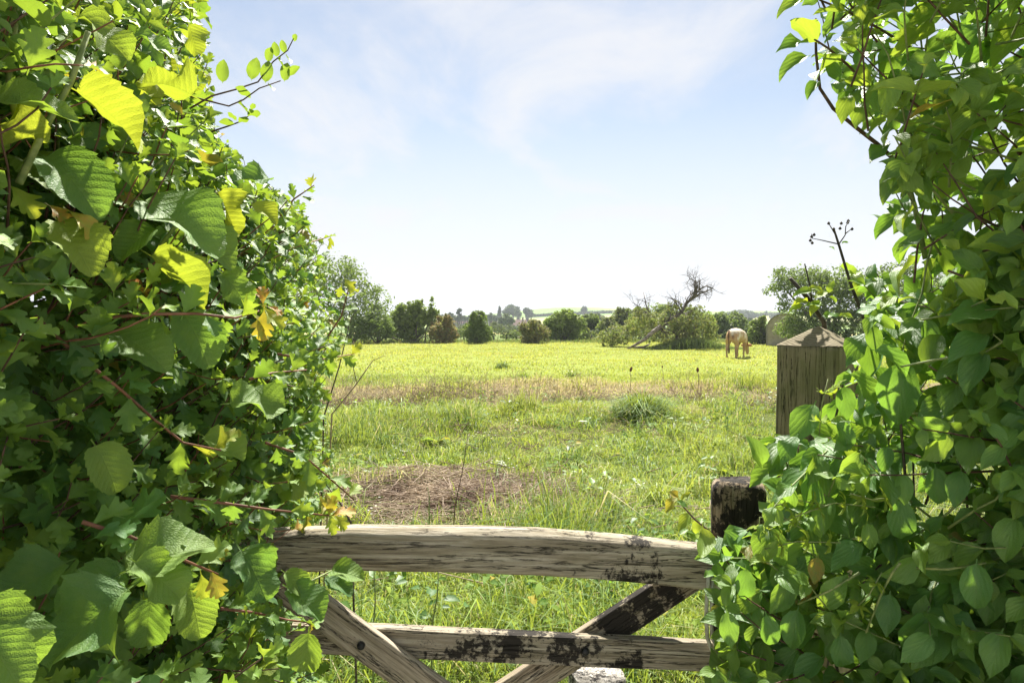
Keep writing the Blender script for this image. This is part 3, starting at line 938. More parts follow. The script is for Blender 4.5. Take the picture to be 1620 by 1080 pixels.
vill = [(640, 503, 7, 5), (668, 503, 6, 5), (699, 502, 6, 4), (712, 500, 5, 5), (718, 504, 4, 4), (733, 503, 5, 4), (742, 504, 5, 4), (750, 502, 4, 5), (768, 503, 5, 5), (776, 502, 6, 6), (783, 503, 4, 5)]
where = ['behind the light green young tree', 'showing through the upright shoots', 'above the brown shrub', 'left of the village pine', 'low beside the village pine', 'right of the village pine', 'by the red village roof', 'above the red village roof', 'beside the dark conical bush top', 'left of the skyline poplar', 'at the foot of the skyline poplar']
for i, ((px, py, rx, ry), wh) in enumerate(zip(vill, where)):
    far('village_tree', 'hazy distant village tree ' + wh, 'tree', px, 280 + 20 * (i % 3), [(px, py, rx, ry), (px + rx * .5, py + 1, rx * .6, ry * .7)], 600, 60 + i, tg=(.1, .7), group='trees among the village roofs')
right = [(1148, 498, 9, 5, 'left of the cow on the hill'), (1160, 497, 7, 5, 'left of the round skyline tree'), (1175, 495, 9, 6, 'highest of the right skyline'), (1186, 498, 9, 6, 'just right of the highest skyline tree'), (1200, 500, 9, 6, 'above the bright green bush'), (1215, 499, 9, 6, 'above the arched shed'), (1228, 500, 8, 6, 'left of the big hawthorn')]
for i, (px, py, rx, ry, wh) in enumerate(right):
    far('skyline_tree', 'blue-green hazy distant tree ' + wh, 'tree', px, 520 + 40 * (i % 3), [(px, py, rx, ry), (px - rx * .6, py + 1.5, rx * .6, ry * .8), (px + rx * .6, py + 1, rx * .6, ry * .8)], 900, 80 + i, tg=(.1, .7), group='trees on the distant right skyline')
mid = [(948, 505, 12, 8, 'behind the fallen tree at its left'), (1155, 512, 14, 9, 'above the cow back'), (1180, 512, 13, 8, 'above the cow head'), (1128, 508, 12, 9, 'right of the dead limbs')]
for i, (px, py, rx, ry, wh) in enumerate(mid):
    far('copse_tree', 'green middle distance tree ' + wh, 'tree', px, 150 + 25 * (i % 3), [(px, py, rx, ry), (px - rx * .7, py + 3, rx * .6, ry * .7), (px + rx * .7, py + 2, rx * .6, ry * .7)], 1500, 90 + i, tg=(.2, .8), group='trees in the middle distance')


def hedgerow(label, x0, x1, D, h, seed, tg_=(.05, .6), dy=0.0):
    a = P(x0, 505, D); b = P(x1, 505, D)
    c = (a + b) / 2
    root = empty('hedgerow', (c.x, c.y, gz(c.x, c.y)), label, 'hedge', 'hedgerows across the far fields')
    L = (b - a).length; k = max(4, int(L / (h * .9)))
    r2 = np.random.default_rng(seed)
    cl = []
    for i in range(k + 1):
        x = a.x + (b.x - a.x) * i / k + r2.normal() * h * .15
        y = c.y + dy * (i / k - .5)
        cl.append((x - c.x, y - c.y, gz(x, y) - root.location.z + h * .42, h * .75, h * .55, h * .55 * r2.uniform(.8, 1.2)))
    V, Q, T = leaf_cloud(cl, max(.13, D * .0016), int(min(9000, L * h * 60)), tg=tg_, seed=seed)
    link('foliage', mesh_np('foliage', V, Q, tint=T, mat=M['far_tree'], smooth=False), root)
    mb = MB()
    for c_ in cl: mb.tube([(c_[0], c_[1], c_[2] - h * .5), (c_[0], c_[1], c_[2])], [.08, .04], 5)
    mb.build('stems', M['bark'], root)['kind'] = 'stuff'


hedgerow('low ragged hedge of scrub along the far edge of the grazed field', 540, 1230, 53, 1.05, 100, (.2, .9))
hedgerow('low dark hedgerow crossing the nearest pasture behind the conical bush', 560, 1240, 74, .9, 101)
hedgerow('dark clipped hedgerow along the far edge of the straw coloured field', 600, 1000, 102, 1.5, 102)
hedgerow('long green hedgerow in front of the village trees', 560, 1010, 173, 1.7, 103, (.1, .7))
hedgerow('farthest thin hedgerow below the hilltop trees', 640, 1080, 256, 2.0, 104, (.1, .6), 8)
hedgerow('hedgerow climbing over the green hill', 838, 1010, 560, 2.2, 105, (.1, .5), 60)

# houses of the village
g = NG('far_house_wall'); M['hwall'] = g.finish(g.mix(g.noise(g.coord('Object'), 1.5, 3), (.30, .27, .23), (.42, .38, .33)), .9, .2)
g = NG('far_house_roof'); M['hroof'] = g.finish(g.mix(g.noise(g.coord('Object'), 2.5, 4), (.17, .105, .085), (.27, .175, .145)), .9, .2)
g = NG('far_window'); M['hglass'] = g.finish((.04, .05, .06), .15, .5)
g = NG('far_frame'); M['hframe'] = g.finish((.75, .75, .72), .5, .3)


def house(label, px, D, w, dp, h, rh, yaw):
    b = P(px, 505, D); z = gz(b.x, b.y)
    root = empty('house', (b.x, b.y, z), label, 'house', 'village houses', (0, 0, yaw))
    mb = MB(); mb.box((0, 0, h / 2 - .2), (w, dp, h + .4))
    mb.poly([(-w / 2, -dp / 2, h), (-w / 2, dp / 2, h), (-w / 2, 0, h + rh)]); mb.poly([(w / 2, -dp / 2, h), (w / 2, 0, h + rh), (w / 2, dp / 2, h)])
    mb.build('wall', M['hwall'], root, smooth=False)
    mb = MB()
    o, t = .35, .18
    for s in (-1, 1):
        mb.poly([(-w / 2 - o, s * (dp / 2 + o), h - o * rh / (dp / 2) + .05), (w / 2 + o, s * (dp / 2 + o), h - o * rh / (dp / 2) + .05), (w / 2 + o, 0, h + rh + .05), (-w / 2 - o, 0, h + rh + .05)])
        mb.poly([(-w / 2 - o, s * (dp / 2 + o), h - o * rh / (dp / 2) + .05 + t), (w / 2 + o, s * (dp / 2 + o), h - o * rh / (dp / 2) + .05 + t), (w / 2 + o, 0, h + rh + .05 + t), (-w / 2 - o, 0, h + rh + .05 + t)])
    rf = mb.build('roof', M['hroof'], root, smooth=False)
    mb = MB(); mb.box((w * .32, 0, h + rh + .5), (.7, .7, 1.5)); mb.box((w * .32, 0, h + rh + 1.3), (.82, .82, .14))
    mb.build('chimney', M['hroof'], rf, smooth=False)
    for i in range(3):
        for zz in (1.3, 3.6):
            if zz + .7 > h: continue
            x = (-.32 + .32 * i) * w
            mb = MB(); mb.box((x, -dp / 2 - .02, zz), (1.2, .08, 1.2))
            fr = mb.build('window', M['hframe'], root, smooth=False)
            mb = MB(); mb.box((x - .27, -dp / 2 - .07, zz), (.46, .03, 1.0)); mb.box((x + .27, -dp / 2 - .07, zz), (.46, .03, 1.0))
            mb.build('pane', M['hglass'], fr, smooth=False)


house('distant brick house with a pinkish roof below the hilltop trees', 819, 300, 7, 5, 2.0, 2.2, R(8))
house('distant red roofed house between the village pine and the conical bush', 738, 330, 7, 5, 2.4, 2.3, R(-10))
house('distant red roofed house just left of the village pine', 714, 340, 6, 5, 2.6, 2.2, R(14))
house('pale distant gable end left of the skyline poplar', 777, 310, 4.5, 5, 2.6, 1.9, R(60))

# the arched shed by the field edge
sd = 41.0
sb = P(1243, 546, sd)
shed = empty('arched_shed', (sb.x, sb.y, gz(sb.x, sb.y)), 'pale arched shed end half hidden by the hawthorn tree', 'shed', rot=(0, 0, R(-23)))
g = NG('shed_render'); cn = g.noise(g.coord('Object'), 3, 5, .7)
M['shed'] = g.finish(g.mix(g.rng(cn, .3, .7), (.36, .30, .265), (.50, .44, .40)), .9, .2, g.bump(cn, .4, .02))
g = NG('shed_iron'); M['shed_iron'] = g.finish(g.mix(g.noise(g.coord('Object'), 5, 4), (.22, .20, .19), (.34, .31, .29)), .6, .4)
hw, hh, wl_ = 1.05, 1.92, 1.05


def arch(hw_, add=0.0):
    pts = [(-hw_, 0)] + [(-hw_ * math.cos(a) if True else 0, wl_ + (hh - wl_ + add) * math.sin(a)) for a in np.linspace(0, math.pi, 15)] + [(hw_, 0)]
    return pts


mb = MB(); a_ = arch(hw)
mb.poly([(x, -.05, z) for x, z in a_]); mb.poly([(x, .05, z) for x, z in reversed(a_)])
mb.build('end_wall', M['shed'], shed, smooth=False)
mb = MB(); a0, a1 = arch(hw + .02, .02), arch(hw + .06, .06)
for i in range(len(a0) - 1):
    for (q0, q1) in ((a0[i], a0[i + 1]), (a1[i], a1[i + 1])):
        mb.poly([(q0[0], -.12, q0[1]), (q1[0], -.12, q1[1]), (q1[0], 3.2, q1[1]), (q0[0], 3.2, q0[1])])
    mb.poly([(a0[i][0], -.12, a0[i][1]), (a0[i + 1][0], -.12, a0[i + 1][1]), (a1[i + 1][0], -.12, a1[i + 1][1]), (a1[i][0], -.12, a1[i][1])])
mb.build('curved_roof', M['shed_iron'], shed, smooth=False)

# ------------------------------------------------------------------ grass
def straw_mask(x, y):
    """how dry the sward is: the straw strip along the bank and patches of dead litter"""
    yw = y + (fbm(x * .45, y * .45, 31, 3) - .5) * 5
    m = np.clip((yw - 11.4) / 1.2, 0, 1) * np.clip((17.0 - yw) / 2.6, 0, 1)
    m = m * np.clip(3.2 * (fbm(x * .75 + 4, y * .75, 8, 3) - .30), 0, 1.1)
    m = np.maximum(m, np.clip(5 * (fbm(x * .8 + 40, y * .8, 51, 3) - .62), 0, .8) * np.clip((12 - y) / 2, 0, 1))
    heap = np.clip(np.exp(-(((x + .50) / 1.4) ** 2 + ((y - 5.9) / 1.15) ** 2)) * (.45 + 1.5 * fbm(x * 1.7, y * 1.7, 44, 3)), 0, 1)
    return np.clip(np.maximum(m, heap * 1.15), 0, 1), heap


def blades(x, y, h, w, lean, tint, name, mat='grass', parent=None, droop=1.0):
    n = len(x)
    z = zg(x, y) - .01
    a = rng.uniform(0, 2 * np.pi, n); f = rng.uniform(0, np.pi, n)
    lx, ly = np.cos(a) * lean * h, np.sin(a) * lean * h
    wx, wy = np.cos(f) * w / 2, np.sin(f) * w / 2
    base = np.stack([x, y, z], 1)
    S = np.stack([wx, wy, np.zeros(n)], 1)
    mid = base + np.stack([lx * .32, ly * .32, h * .58], 1)
    tip = base + np.stack([lx, ly, h * (1 - .45 * lean * droop)], 1)
    V = np.stack([base - S, base + S, mid - S * .85, mid + S * .85, tip - S * .12, tip + S * .12], 1).reshape(-1, 3)
    k = np.arange(n)[:, None] * 6
    Q = np.concatenate([k + np.array([[0, 1, 3, 2]]), k + np.array([[2, 3, 5, 4]])], 0)
    o = link(name, mesh_np(name, V, Q, tint=np.repeat(tint, 6, 0), mat=M[mat]), parent)
    return o


def scatter(n, y0, y1, wide=.62, pad=.7, pw=1.0):
    u = rng.random(n * 2)
    y = (y0 ** pw + u * (y1 ** pw - y0 ** pw)) ** (1 / pw)
    x = rng.uniform(-1, 1, n * 2) * (wide * y + pad)
    return x[:n], y[:n]


def sward(n, y0, y1, hmin, hmax, w, name, lushness=1.0, pw=2.0, wide=.5):
    x, y = scatter(n, y0, y1, pw=pw, wide=wide)
    st, heap = straw_mask(x, y)
    pat = fbm(x * .8, y * .8, 2, 3); clump = fbm(x * 3.1, y * 3.1, 6, 2); big = fbm(x * .22 + 3, y * .22, 14, 2)
    keep = rng.random(n) > np.clip(heap * 1.1, 0, .93)
    dry = (rng.random(n) < st * .9)
    lush = np.clip((fbm(x * .62 + 20, y * .62, 21, 3) - .50) * 5, 0, 1) * np.clip((17 - y) / 3, 0, 1)
    h = hmin + (hmax - hmin) * np.clip((pat - .32) * 2.0, 0, 1.2) * (.35 + .65 * rng.random(n)) * (.15 + 1.7 * clump ** 1.5)
    h = np.where(dry, h * .8, h * (1 + .8 * lush))
    lean = rng.uniform(.15, 1.25, n)
    g_ = np.clip(.10 + .9 * rng.random(n) + (big - .5) * 1.1 - (clump - .5) * .9, 0, 1)
    r_ = np.clip(rng.random(n) * .55 * lushness + np.clip((y - 16) / 16, 0, 1) * .40 + (big - .5) * .5, 0, 1)
    b_ = np.where(dry, rng.uniform(.55, 1, n), np.where(rng.random(n) < .08, rng.uniform(.3, .9, n), 0))
    rough_ = np.clip((13 - y) / 3, 0, 1)
    r_ = r_ * (1 - .45 * rough_); g_ = g_ * (1 - .15 * rough_)
    g_ = g_ * (1 - .80 * lush); r_ = r_ * (1 - .9 * lush)
    T = np.stack([r_, g_, b_], 1)[keep]
    return blades(x[keep], y[keep], h[keep], w * rng.uniform(.6, 1.4, n)[keep], lean[keep], T, name)


for args in ((62000, 1.6, 5.2, .06, .46, .0060, 'near_grass', .7, 1.6, .62), (80000, 5.0, 11.5, .05, .44, .0085, 'rough_grass', .7, 1.8, .55),
             (66000, 11.0, 19.5, .06, .34, .013, 'bank_grass', .8, 2.0, .52), (120000, 19, 48, .05, .19, .026, 'meadow_grass', 1.0, 1.75, .60)):
    sward(*args[:7], lushness=args[7], pw=args[8], wide=args[9])['kind'] = 'stuff'
x, y = scatter(70000, 1.8, 34, pw=1.7, wide=1.35, pad=1.5)
k = (np.abs(x) > .45 * y) & ~((x > -.6) & (y < 2.4))
x, y = x[k], y[k]
blades(x, y, rng.uniform(.06, .26, len(x)), .006 + .0009 * y, rng.uniform(.2, 1.1, len(x)), np.stack([rng.random(len(x)) * .4, rng.random(len(x)), np.where(rng.random(len(x)) < .1, .6, 0)], 1), 'side_grass')['kind'] = 'stuff'
# ranker tussocks and the unmown verge along the far edge
x, y = scatter(16000, 45.5, 50.5, pw=1, wide=.7); y += (fbm(x * .25, x * 0, 9, 3) - .5) * 3
blades(x, y, rng.uniform(.08, .30, len(x)) * (.4 + fbm(x * .6, y * .3, 4, 2)), rng.uniform(.03, .05, len(x)), rng.uniform(.1, .6, len(x)),
       np.stack([rng.random(len(x)) * .05, rng.random(len(x)) * .25, np.where(rng.random(len(x)) < .35, .4, 0)], 1), 'verge_grass', mat='tree')['kind'] = 'stuff'
x = rng.normal(0, 1, 9000) * 1.35 + P(1092, 552, 37).x; y = rng.normal(0, 1, 9000) * .45 + 36.8
blades(x, y, rng.uniform(.25, .75, len(x)) * np.exp(-((x - P(1092, 552, 37).x) / 2.0) ** 2), rng.uniform(.022, .04, len(x)), rng.uniform(.1, .7, len(x)),
       np.stack([rng.random(len(x)) * .05, rng.random(len(x)) * .2, rng.random(len(x)) * .1], 1), 'sedge_grass', mat='tree')['kind'] = 'stuff'

# arching clumps all through the rough
cx_, cy_, ch_, cl_, ck_ = [], [], [], [], []
for i in range(210):
    y0 = random.uniform(2.8, 13.5); x0 = random.uniform(-.44, .50) * y0
    if math.hypot((x0 + .5) / 1.1, (y0 - 5.9) / 1.0) < 1: continue
    k = random.randint(70, 200); r0 = random.uniform(.06, .20); h0 = random.uniform(.14, .40); lum = random.uniform(0, 1)
    cx_.append(x0 + rng.normal(0, 1, k) * r0); cy_.append(y0 + rng.normal(0, 1, k) * r0)
    ch_.append(h0 * rng.uniform(.3, 1.1, k)); cl_.append(np.clip(lum * .75 + rng.normal(0, .2, k), 0, 1)); ck_.append(np.full(k, lum > .75) * rng.random(k) * .4)
cx_, cy_, ch_, cl_, ck_ = (np.concatenate(q) for q in (cx_, cy_, ch_, cl_, ck_))
blades(cx_, cy_, ch_, (.004 + .0006 * cy_) * rng.uniform(.7, 1.4, len(cx_)), rng.uniform(.3, 1.5, len(cx_)), np.stack([ck_, cl_, (rng.random(len(cx_)) < .04) * .7], 1), 'clump_grass')['kind'] = 'stuff'

# grass tussocks that stand out from the sward
tus = [(1016, 668, 32, .60, 2000, .08, 'tall dark green grass tussock left of the gate post, biggest in the rough'),
       (795, 584, 10, .32, 380, .25, 'dark grass tussock in the bright meadow above the straw bank'),
       (826, 600, 11, .30, 380, .3, 'grass tussock just below the dark meadow tussock'),
       (905, 598, 9, .34, 300, .4, 'pale tussock in the meadow near the two dark seed heads'),
       (1130, 596, 10, .25, 300, .35, 'low dark tussock in the meadow under the cow'),
       (612, 700, 24, .34, 700, .35, 'bent green tussock by the left hedge in front of the litter bank'),
       (735, 672, 24, .30, 650, .5, 'bright curling tussock below the straw bank'),
       (965, 742, 30, .30, 700, .55, 'bright arching tussock in the rough grass behind the gate'),
       (1040, 792, 30, .28, 600, .5, 'fresh green tussock just left of the blackened stile')]
for px, py, rp, h, n, gg, lab in tus:
    d = EYE * F / (py - 505)
    b = P(px, py, d)
    r = rp * d / F
    root = empty('grass_tussock', (b.x, b.y, gz(b.x, b.y)), lab, 'grass tussock', 'tussocks in the rough grass')
    xx = b.x + rng.normal(0, 1, n) * r * .6; yy = b.y + rng.normal(0, 1, n) * r * .6
    rr_ = np.hypot(xx - b.x, yy - b.y) / (r * .8)
    o = blades(xx, yy, h * rng.uniform(.35, 1.15, n) * np.clip(1.15 - .45 * rr_, .25, 1.2), (.005 + .0006 * d) * rng.uniform(.7, 1.4, n), rng.uniform(.3, 1.5, n),
               np.stack([rng.random(n) * .3 * (gg > .3), np.clip(gg + rng.normal(0, .2, n), 0, 1), np.where(rng.random(n) < .06, .6, 0)], 1), 'blades')
    o.parent = root; o.location = -root.location; o['kind'] = 'stuff'

# dead stalks flattened in a heap, brown litter on the bank
mb = MB()
hx, hy = -.50, 5.9
for i in range(2500):
    a, rr = rng.uniform(0, 2 * math.pi), abs(rng.normal()) * .85
    x, y = hx + math.cos(a) * rr * .98, hy + math.sin(a) * rr * .85
    L = rng.uniform(.10, .62); th = rng.normal(.5, .9)
    d = Vector((math.cos(th), math.sin(th) * .8, rng.normal(0, .16)))
    z = gz(x, y) + .02 + .07 * rng.random()
    m_ = Vector((x, y, z))
    r = rng.uniform(.0015, .0042)
    mb.tube([m_ - d * L / 2, m_ + Vector((0, 0, rng.normal(0, .012))), m_ + d * L / 2], r, 4, cap=False)
mb.build('dead_stalks', M['straw'])['kind'] = 'stuff'
mb = MB()
for cx, cy, sx, sy, n in ((-2.6, 12.7, 1.1, .45, 1300), (1.5, 13.1, 1.3, .45, 1300), (-1.3, 13.6, 1.2, .5, 300), (3.6, 12.6, 1.4, .8, 400), (4.6, 11.2, .8, .6, 260), (-.5, 9.0, 1.2, .9, 200), (.4, 7.4, .9, .7, 130), (2.2, 9.5, 1.4, .9, 160)):
    for i in range(n):
        x, y = cx + rng.normal() * sx * .6, cy + rng.normal() * sy * .6
        L = rng.uniform(.05, .26); th = rng.uniform(0, math.pi)
        d = Vector((math.cos(th), math.sin(th), rng.normal(.1, .35)))
        m_ = Vector((x, y, gz(x, y) + .02 + .17 * rng.random() ** 1.5))
        mb.tube([m_ - d * L / 2, m_ + d * L / 2], rng.uniform(.002, .0055), 3, cap=False)
g = NG('brown_litter'); M['litter'] = g.finish(g.mix(g.noise(g.coord('Object'), 4, 4, .7), (.05, .034, .022), (.26, .18, .11)), .85, .2)
mb.build('brown_litter', M['litter'])['kind'] = 'stuff'
mb = MB()
for i in range(1500):
    x = rng.uniform(-4.5, 6.5); y = 13.4 + rng.normal(0, 1.0)
    if fbm(np.array([x * .8]), np.array([y * .8]), 71, 3)[0] < .45: continue
    h = rng.uniform(.12, .42); z = gz(x, y)
    mb.tube([(x, y, z), (x + rng.normal(0, .05), y, z + h * .6), (x + rng.normal(0, .12), y + rng.normal(0, .05), z + h)], [.004, .003, .0015], 3, cap=False)
mb.build('dead_stems', M['straw'])['kind'] = 'stuff'

# ------------------------------------------------------------------ leaves
OUT = {
    # half outlines from base to tip: (half width, height at the edge, height on the midrib), leaf length 1
    'dogwood': [(.012, -.10, -.10), (.014, 0, 0), (.15, .07, .10), (.245, .22, .20), (.285, .38, .34), (.262, .56, .51), (.175, .74, .69), (.072, .89, .86), (.006, 1.0, 1.0)],
    'honeysuckle': [(.012, -.06, -.06), (.014, 0, 0), (.17, .10, .10), (.27, .28, .25), (.30, .48, .45), (.26, .67, .64), (.16, .85, .83), (.06, .95, .94), (.008, 1.0, 1.0)],
    'hawthorn': [(.012, -.22, -.22), (.016, 0, 0), (.08, .14, .08), (.24, .36, .20), (.40, .52, .30), (.36, .58, .36), (.19, .55, .44), (.27, .70, .54), (.33, .80, .62), (.27, .84, .68), (.14, .80, .74), (.18, .93, .84), (.10, .99, .93), (.02, 1.0, 1.0)],
    'weed': [(.016, -.10, -.10), (.02, 0, 0), (.11, .10, .12), (.17, .30, .28), (.185, .50, .48), (.15, .70, .68), (.08, .88, .86), (.006, 1.0, 1.0)],
    'nettle': [(.012, -.12, -.12), (.014, 0, 0), (.24, .06, .10), (.25, .18, .2), (.28, .26, .30), (.22, .36, .38), (.24, .46, .48), (.16, .58, .60), (.15, .70, .72), (.07, .84, .86), (.006, 1.0, 1.0)],
}
wf = [(.012, -.14, -.14), (.016, .02, 0)]
base_w = [(.17, .0), (.27, .08), (.34, .18), (.385, .30), (.395, .42), (.375, .54), (.325, .66), (.25, .78), (.16, .88), (.07, .95)]
for i, (w_, v_) in enumerate(base_w):
    wf.append((w_ * 1.05, v_ + .042, max(.02, v_)))
    wf.append((w_ * .955, v_ + .046, max(.02, v_) + .04))
wf.append((.006, 1.0, 1.0))
OUT['wayfaring'] = wf


def leaf_template(kind, fold, curl, twist, wave, seed, low=False):
    o = OUT[kind]
    if low:
        if kind == 'wayfaring': o = [o[0]] + o[1::4] + [o[-1]]
        elif kind == 'hawthorn': o = [o[i] for i in (0, 1, 3, 4, 6, 8, 10, 11, 13)]
        else: o = o[0:1] + o[1::2] + ([o[-1]] if len(o) % 2 else [])
    us = (-1, 0, 1) if low else (-1, -.5, 0, .5, 1)
    r_ = np.random.default_rng(seed)
    ph = r_.uniform(0, 6.28)
    V, UV = [], []
    asym = r_.uniform(.9, 1.1)
    for w, vo, vm in o:
        for u in us:
            x = u * w * (asym if u > 0 else 2 - asym)
            y = vm + abs(u) * (vo - vm)
            UV.append((x + .5, max(y, 0)))
            z = abs(x) * math.tan(fold) + wave * abs(x) * math.sin(y * 9 + ph + (1.5 if u < 0 else 0)) * 2
            tw = twist * y
            x, z = x * math.cos(tw) - z * math.sin(tw), x * math.sin(tw) + z * math.cos(tw)
            if abs(curl) > 1e-4 and y > 0:
                th = curl * y
                yy, zz = math.sin(th) / curl, -(1 - math.cos(th)) / curl
                y, z = yy + z * math.sin(th), zz + z * math.cos(th)
            V.append((x, y, z))
    k = len(us)
    Q = []
    for i in range(len(o) - 1):
        for j in range(k - 1):
            a = i * k + j
            Q.append((a, a + 1, a + k + 1, a + k))
    return np.array(V), np.array(Q), np.array(UV)


LEAVES, LOWS, LMESH = {}, {}, {}
for kind, nvar, cu in (('dogwood', 9, (.15, 1.1)), ('honeysuckle', 5, (.0, .6)), ('hawthorn', 8, (-.1, .9)), ('wayfaring', 9, (.15, 1.15)), ('weed', 5, (.3, 1.3)), ('nettle', 4, (.3, 1.0))):
    LEAVES[kind], LOWS[kind], LMESH[kind] = [], [], []
    for i in range(nvar):
        pr = (random.uniform(.12, .55), random.uniform(*cu), random.uniform(-.35, .35), random.uniform(.05, .28), 100 + i)
        LEAVES[kind].append(leaf_template(kind, *pr)); LOWS[kind].append(leaf_template(kind, *pr, low=True))
        V, Q, UV = LEAVES[kind][-1]
        LMESH[kind].append(mesh_np(kind + '_leaf', V, Q, UV, mat=M['weed' if kind == 'nettle' else kind]))

ALL = []


class Plant:
    def __init__(s, name, label, cat, loc, kind, parts=300, group=None):
        s.root = empty(name, loc, label, cat, group)
        s.kind, s.parts, s.L, s.twigs = kind, parts, [], {}
        ALL.append(s)

    def leaf(s, p, axis, nrm, size, tint, kind=None, var=None):
        a = Vector(axis).normalized(); n_ = Vector(nrm)
        n_ = n_ - a * n_.dot(a)
        if n_.length < 1e-4: n_ = a.orthogonal()
        n_.normalize(); x = a.cross(n_)
        kind = kind or s.kind
        s.L.append((tuple(p), (tuple(x), tuple(a), tuple(n_)), size, kind, random.randrange(len(LEAVES[kind])) if var is None else var, tint))

    def stem(s, pts, r0, r1, mat, part=False, n=5):
        rr = [r0 + (r1 - r0) * i / (len(pts) - 1) for i in range(len(pts))]
        if part:
            mb = MB(); mb.tube([Vector(p) - s.root.location for p in pts], rr, 7)
            return mb.build('twig', M[mat], s.root)
        s.twigs.setdefault(mat, MB()).tube([Vector(p) - s.root.location for p in pts], rr, n, cap=False)

    def finish(s, ids):
        """the leaves that show largest become parts, the rest one joined part"""
        ids = set(ids)
        for i in ids:
            p, (x, a, n_), sz, kind, var, t = s.L[i]
            o = bpy.data.objects.new('leaf', LMESH[kind][var])
            C.objects.link(o); o.parent = s.root
            m = Matrix((x, a, n_)).transposed().to_4x4() @ Matrix.Scale(sz, 4)
            m.translation = Vector(p) - s.root.location
            o.matrix_local = m
            o.color = (*t, 1)
        by = {}
        for i, l in enumerate(s.L):
            if i not in ids: by.setdefault(l[3], []).append(l)
        for kind, ls in by.items():
            Vs, Qs, Us, Ts, off = [], [], [], [], 0
            for var in range(len(LEAVES[kind])):
                sel = [l for l in ls if l[4] == var]
                if not sel: continue
                V, Q, UV = LOWS[kind][var]
                Pm = np.array([l[0] for l in sel]) - np.array(s.root.location)
                Rm = np.array([l[1] for l in sel])           # rows x, a, n
                S = np.array([l[2] for l in sel])
                W = np.einsum('vk,ikj->ivj', V, Rm) * S[:, None, None] + Pm[:, None, :]
                k = len(sel)
                Vs.append(W.reshape(-1, 3)); Us.append(np.tile(UV, (k, 1)))
                Ts.append(np.repeat(np.array([l[5] for l in sel]), len(V), 0))
                Qs.append((Q[None] + (np.arange(k) * len(V))[:, None, None]).reshape(-1, 4) + off)
                off += k * len(V)
            me = mesh_np('leaves', np.concatenate(Vs), np.concatenate(Qs), np.concatenate(Us), np.concatenate(Ts), M['weed' if kind == 'nettle' else kind])
            o = link('leaves', me, s.root); o['kind'] = 'stuff'; o.color = (0, 0, 0, 1)
        for mat, mb in s.twigs.items():
            mb.build('twigs', M[mat], s.root)['kind'] = 'stuff'


def tint3(young=0.0, light=.5, orange=0.0, jit=.22):
    return (min(1, max(0, young + random.gauss(0, .09))), min(1, max(0, light + random.gauss(0, jit))), min(1, max(0, orange)))


LEFT = [(-1500, -300), (335, -300), (330, 0), (318, 60), (330, 110), (335, 160), (345, 215), (385, 265), (440, 300), (470, 320), (490, 365), (520, 385), (525, 430), (535, 470), (545, 500), (548, 540), (520, 580), (505, 640),
        (515, 700), (530, 760), (545, 800), (520, 826), (445, 838), (428, 880), (470, 920), (515, 955), (505, 985), (530, 1010), (510, 1060), (530, 1100), (540, 1500), (-1500, 1500)]
RIGHT = [(4200, -400), (1255, -300), (1262, 0), (1290, 60), (1300, 120), (1345, 160), (1385, 200), (1405, 250), (1402, 300), (1395, 340), (1388, 380), (1372, 420), (1345, 450), (1372, 500), (1365, 545), (1335, 580), (1318, 640), (1280, 680), (1215, 690), (1190, 720), (1212, 760),
         (1208, 840), (1110, 850), (1090, 890), (1125, 925), (1128, 1000), (1120, 1100), (1150, 1700), (4200, 1700)]


HERO = []


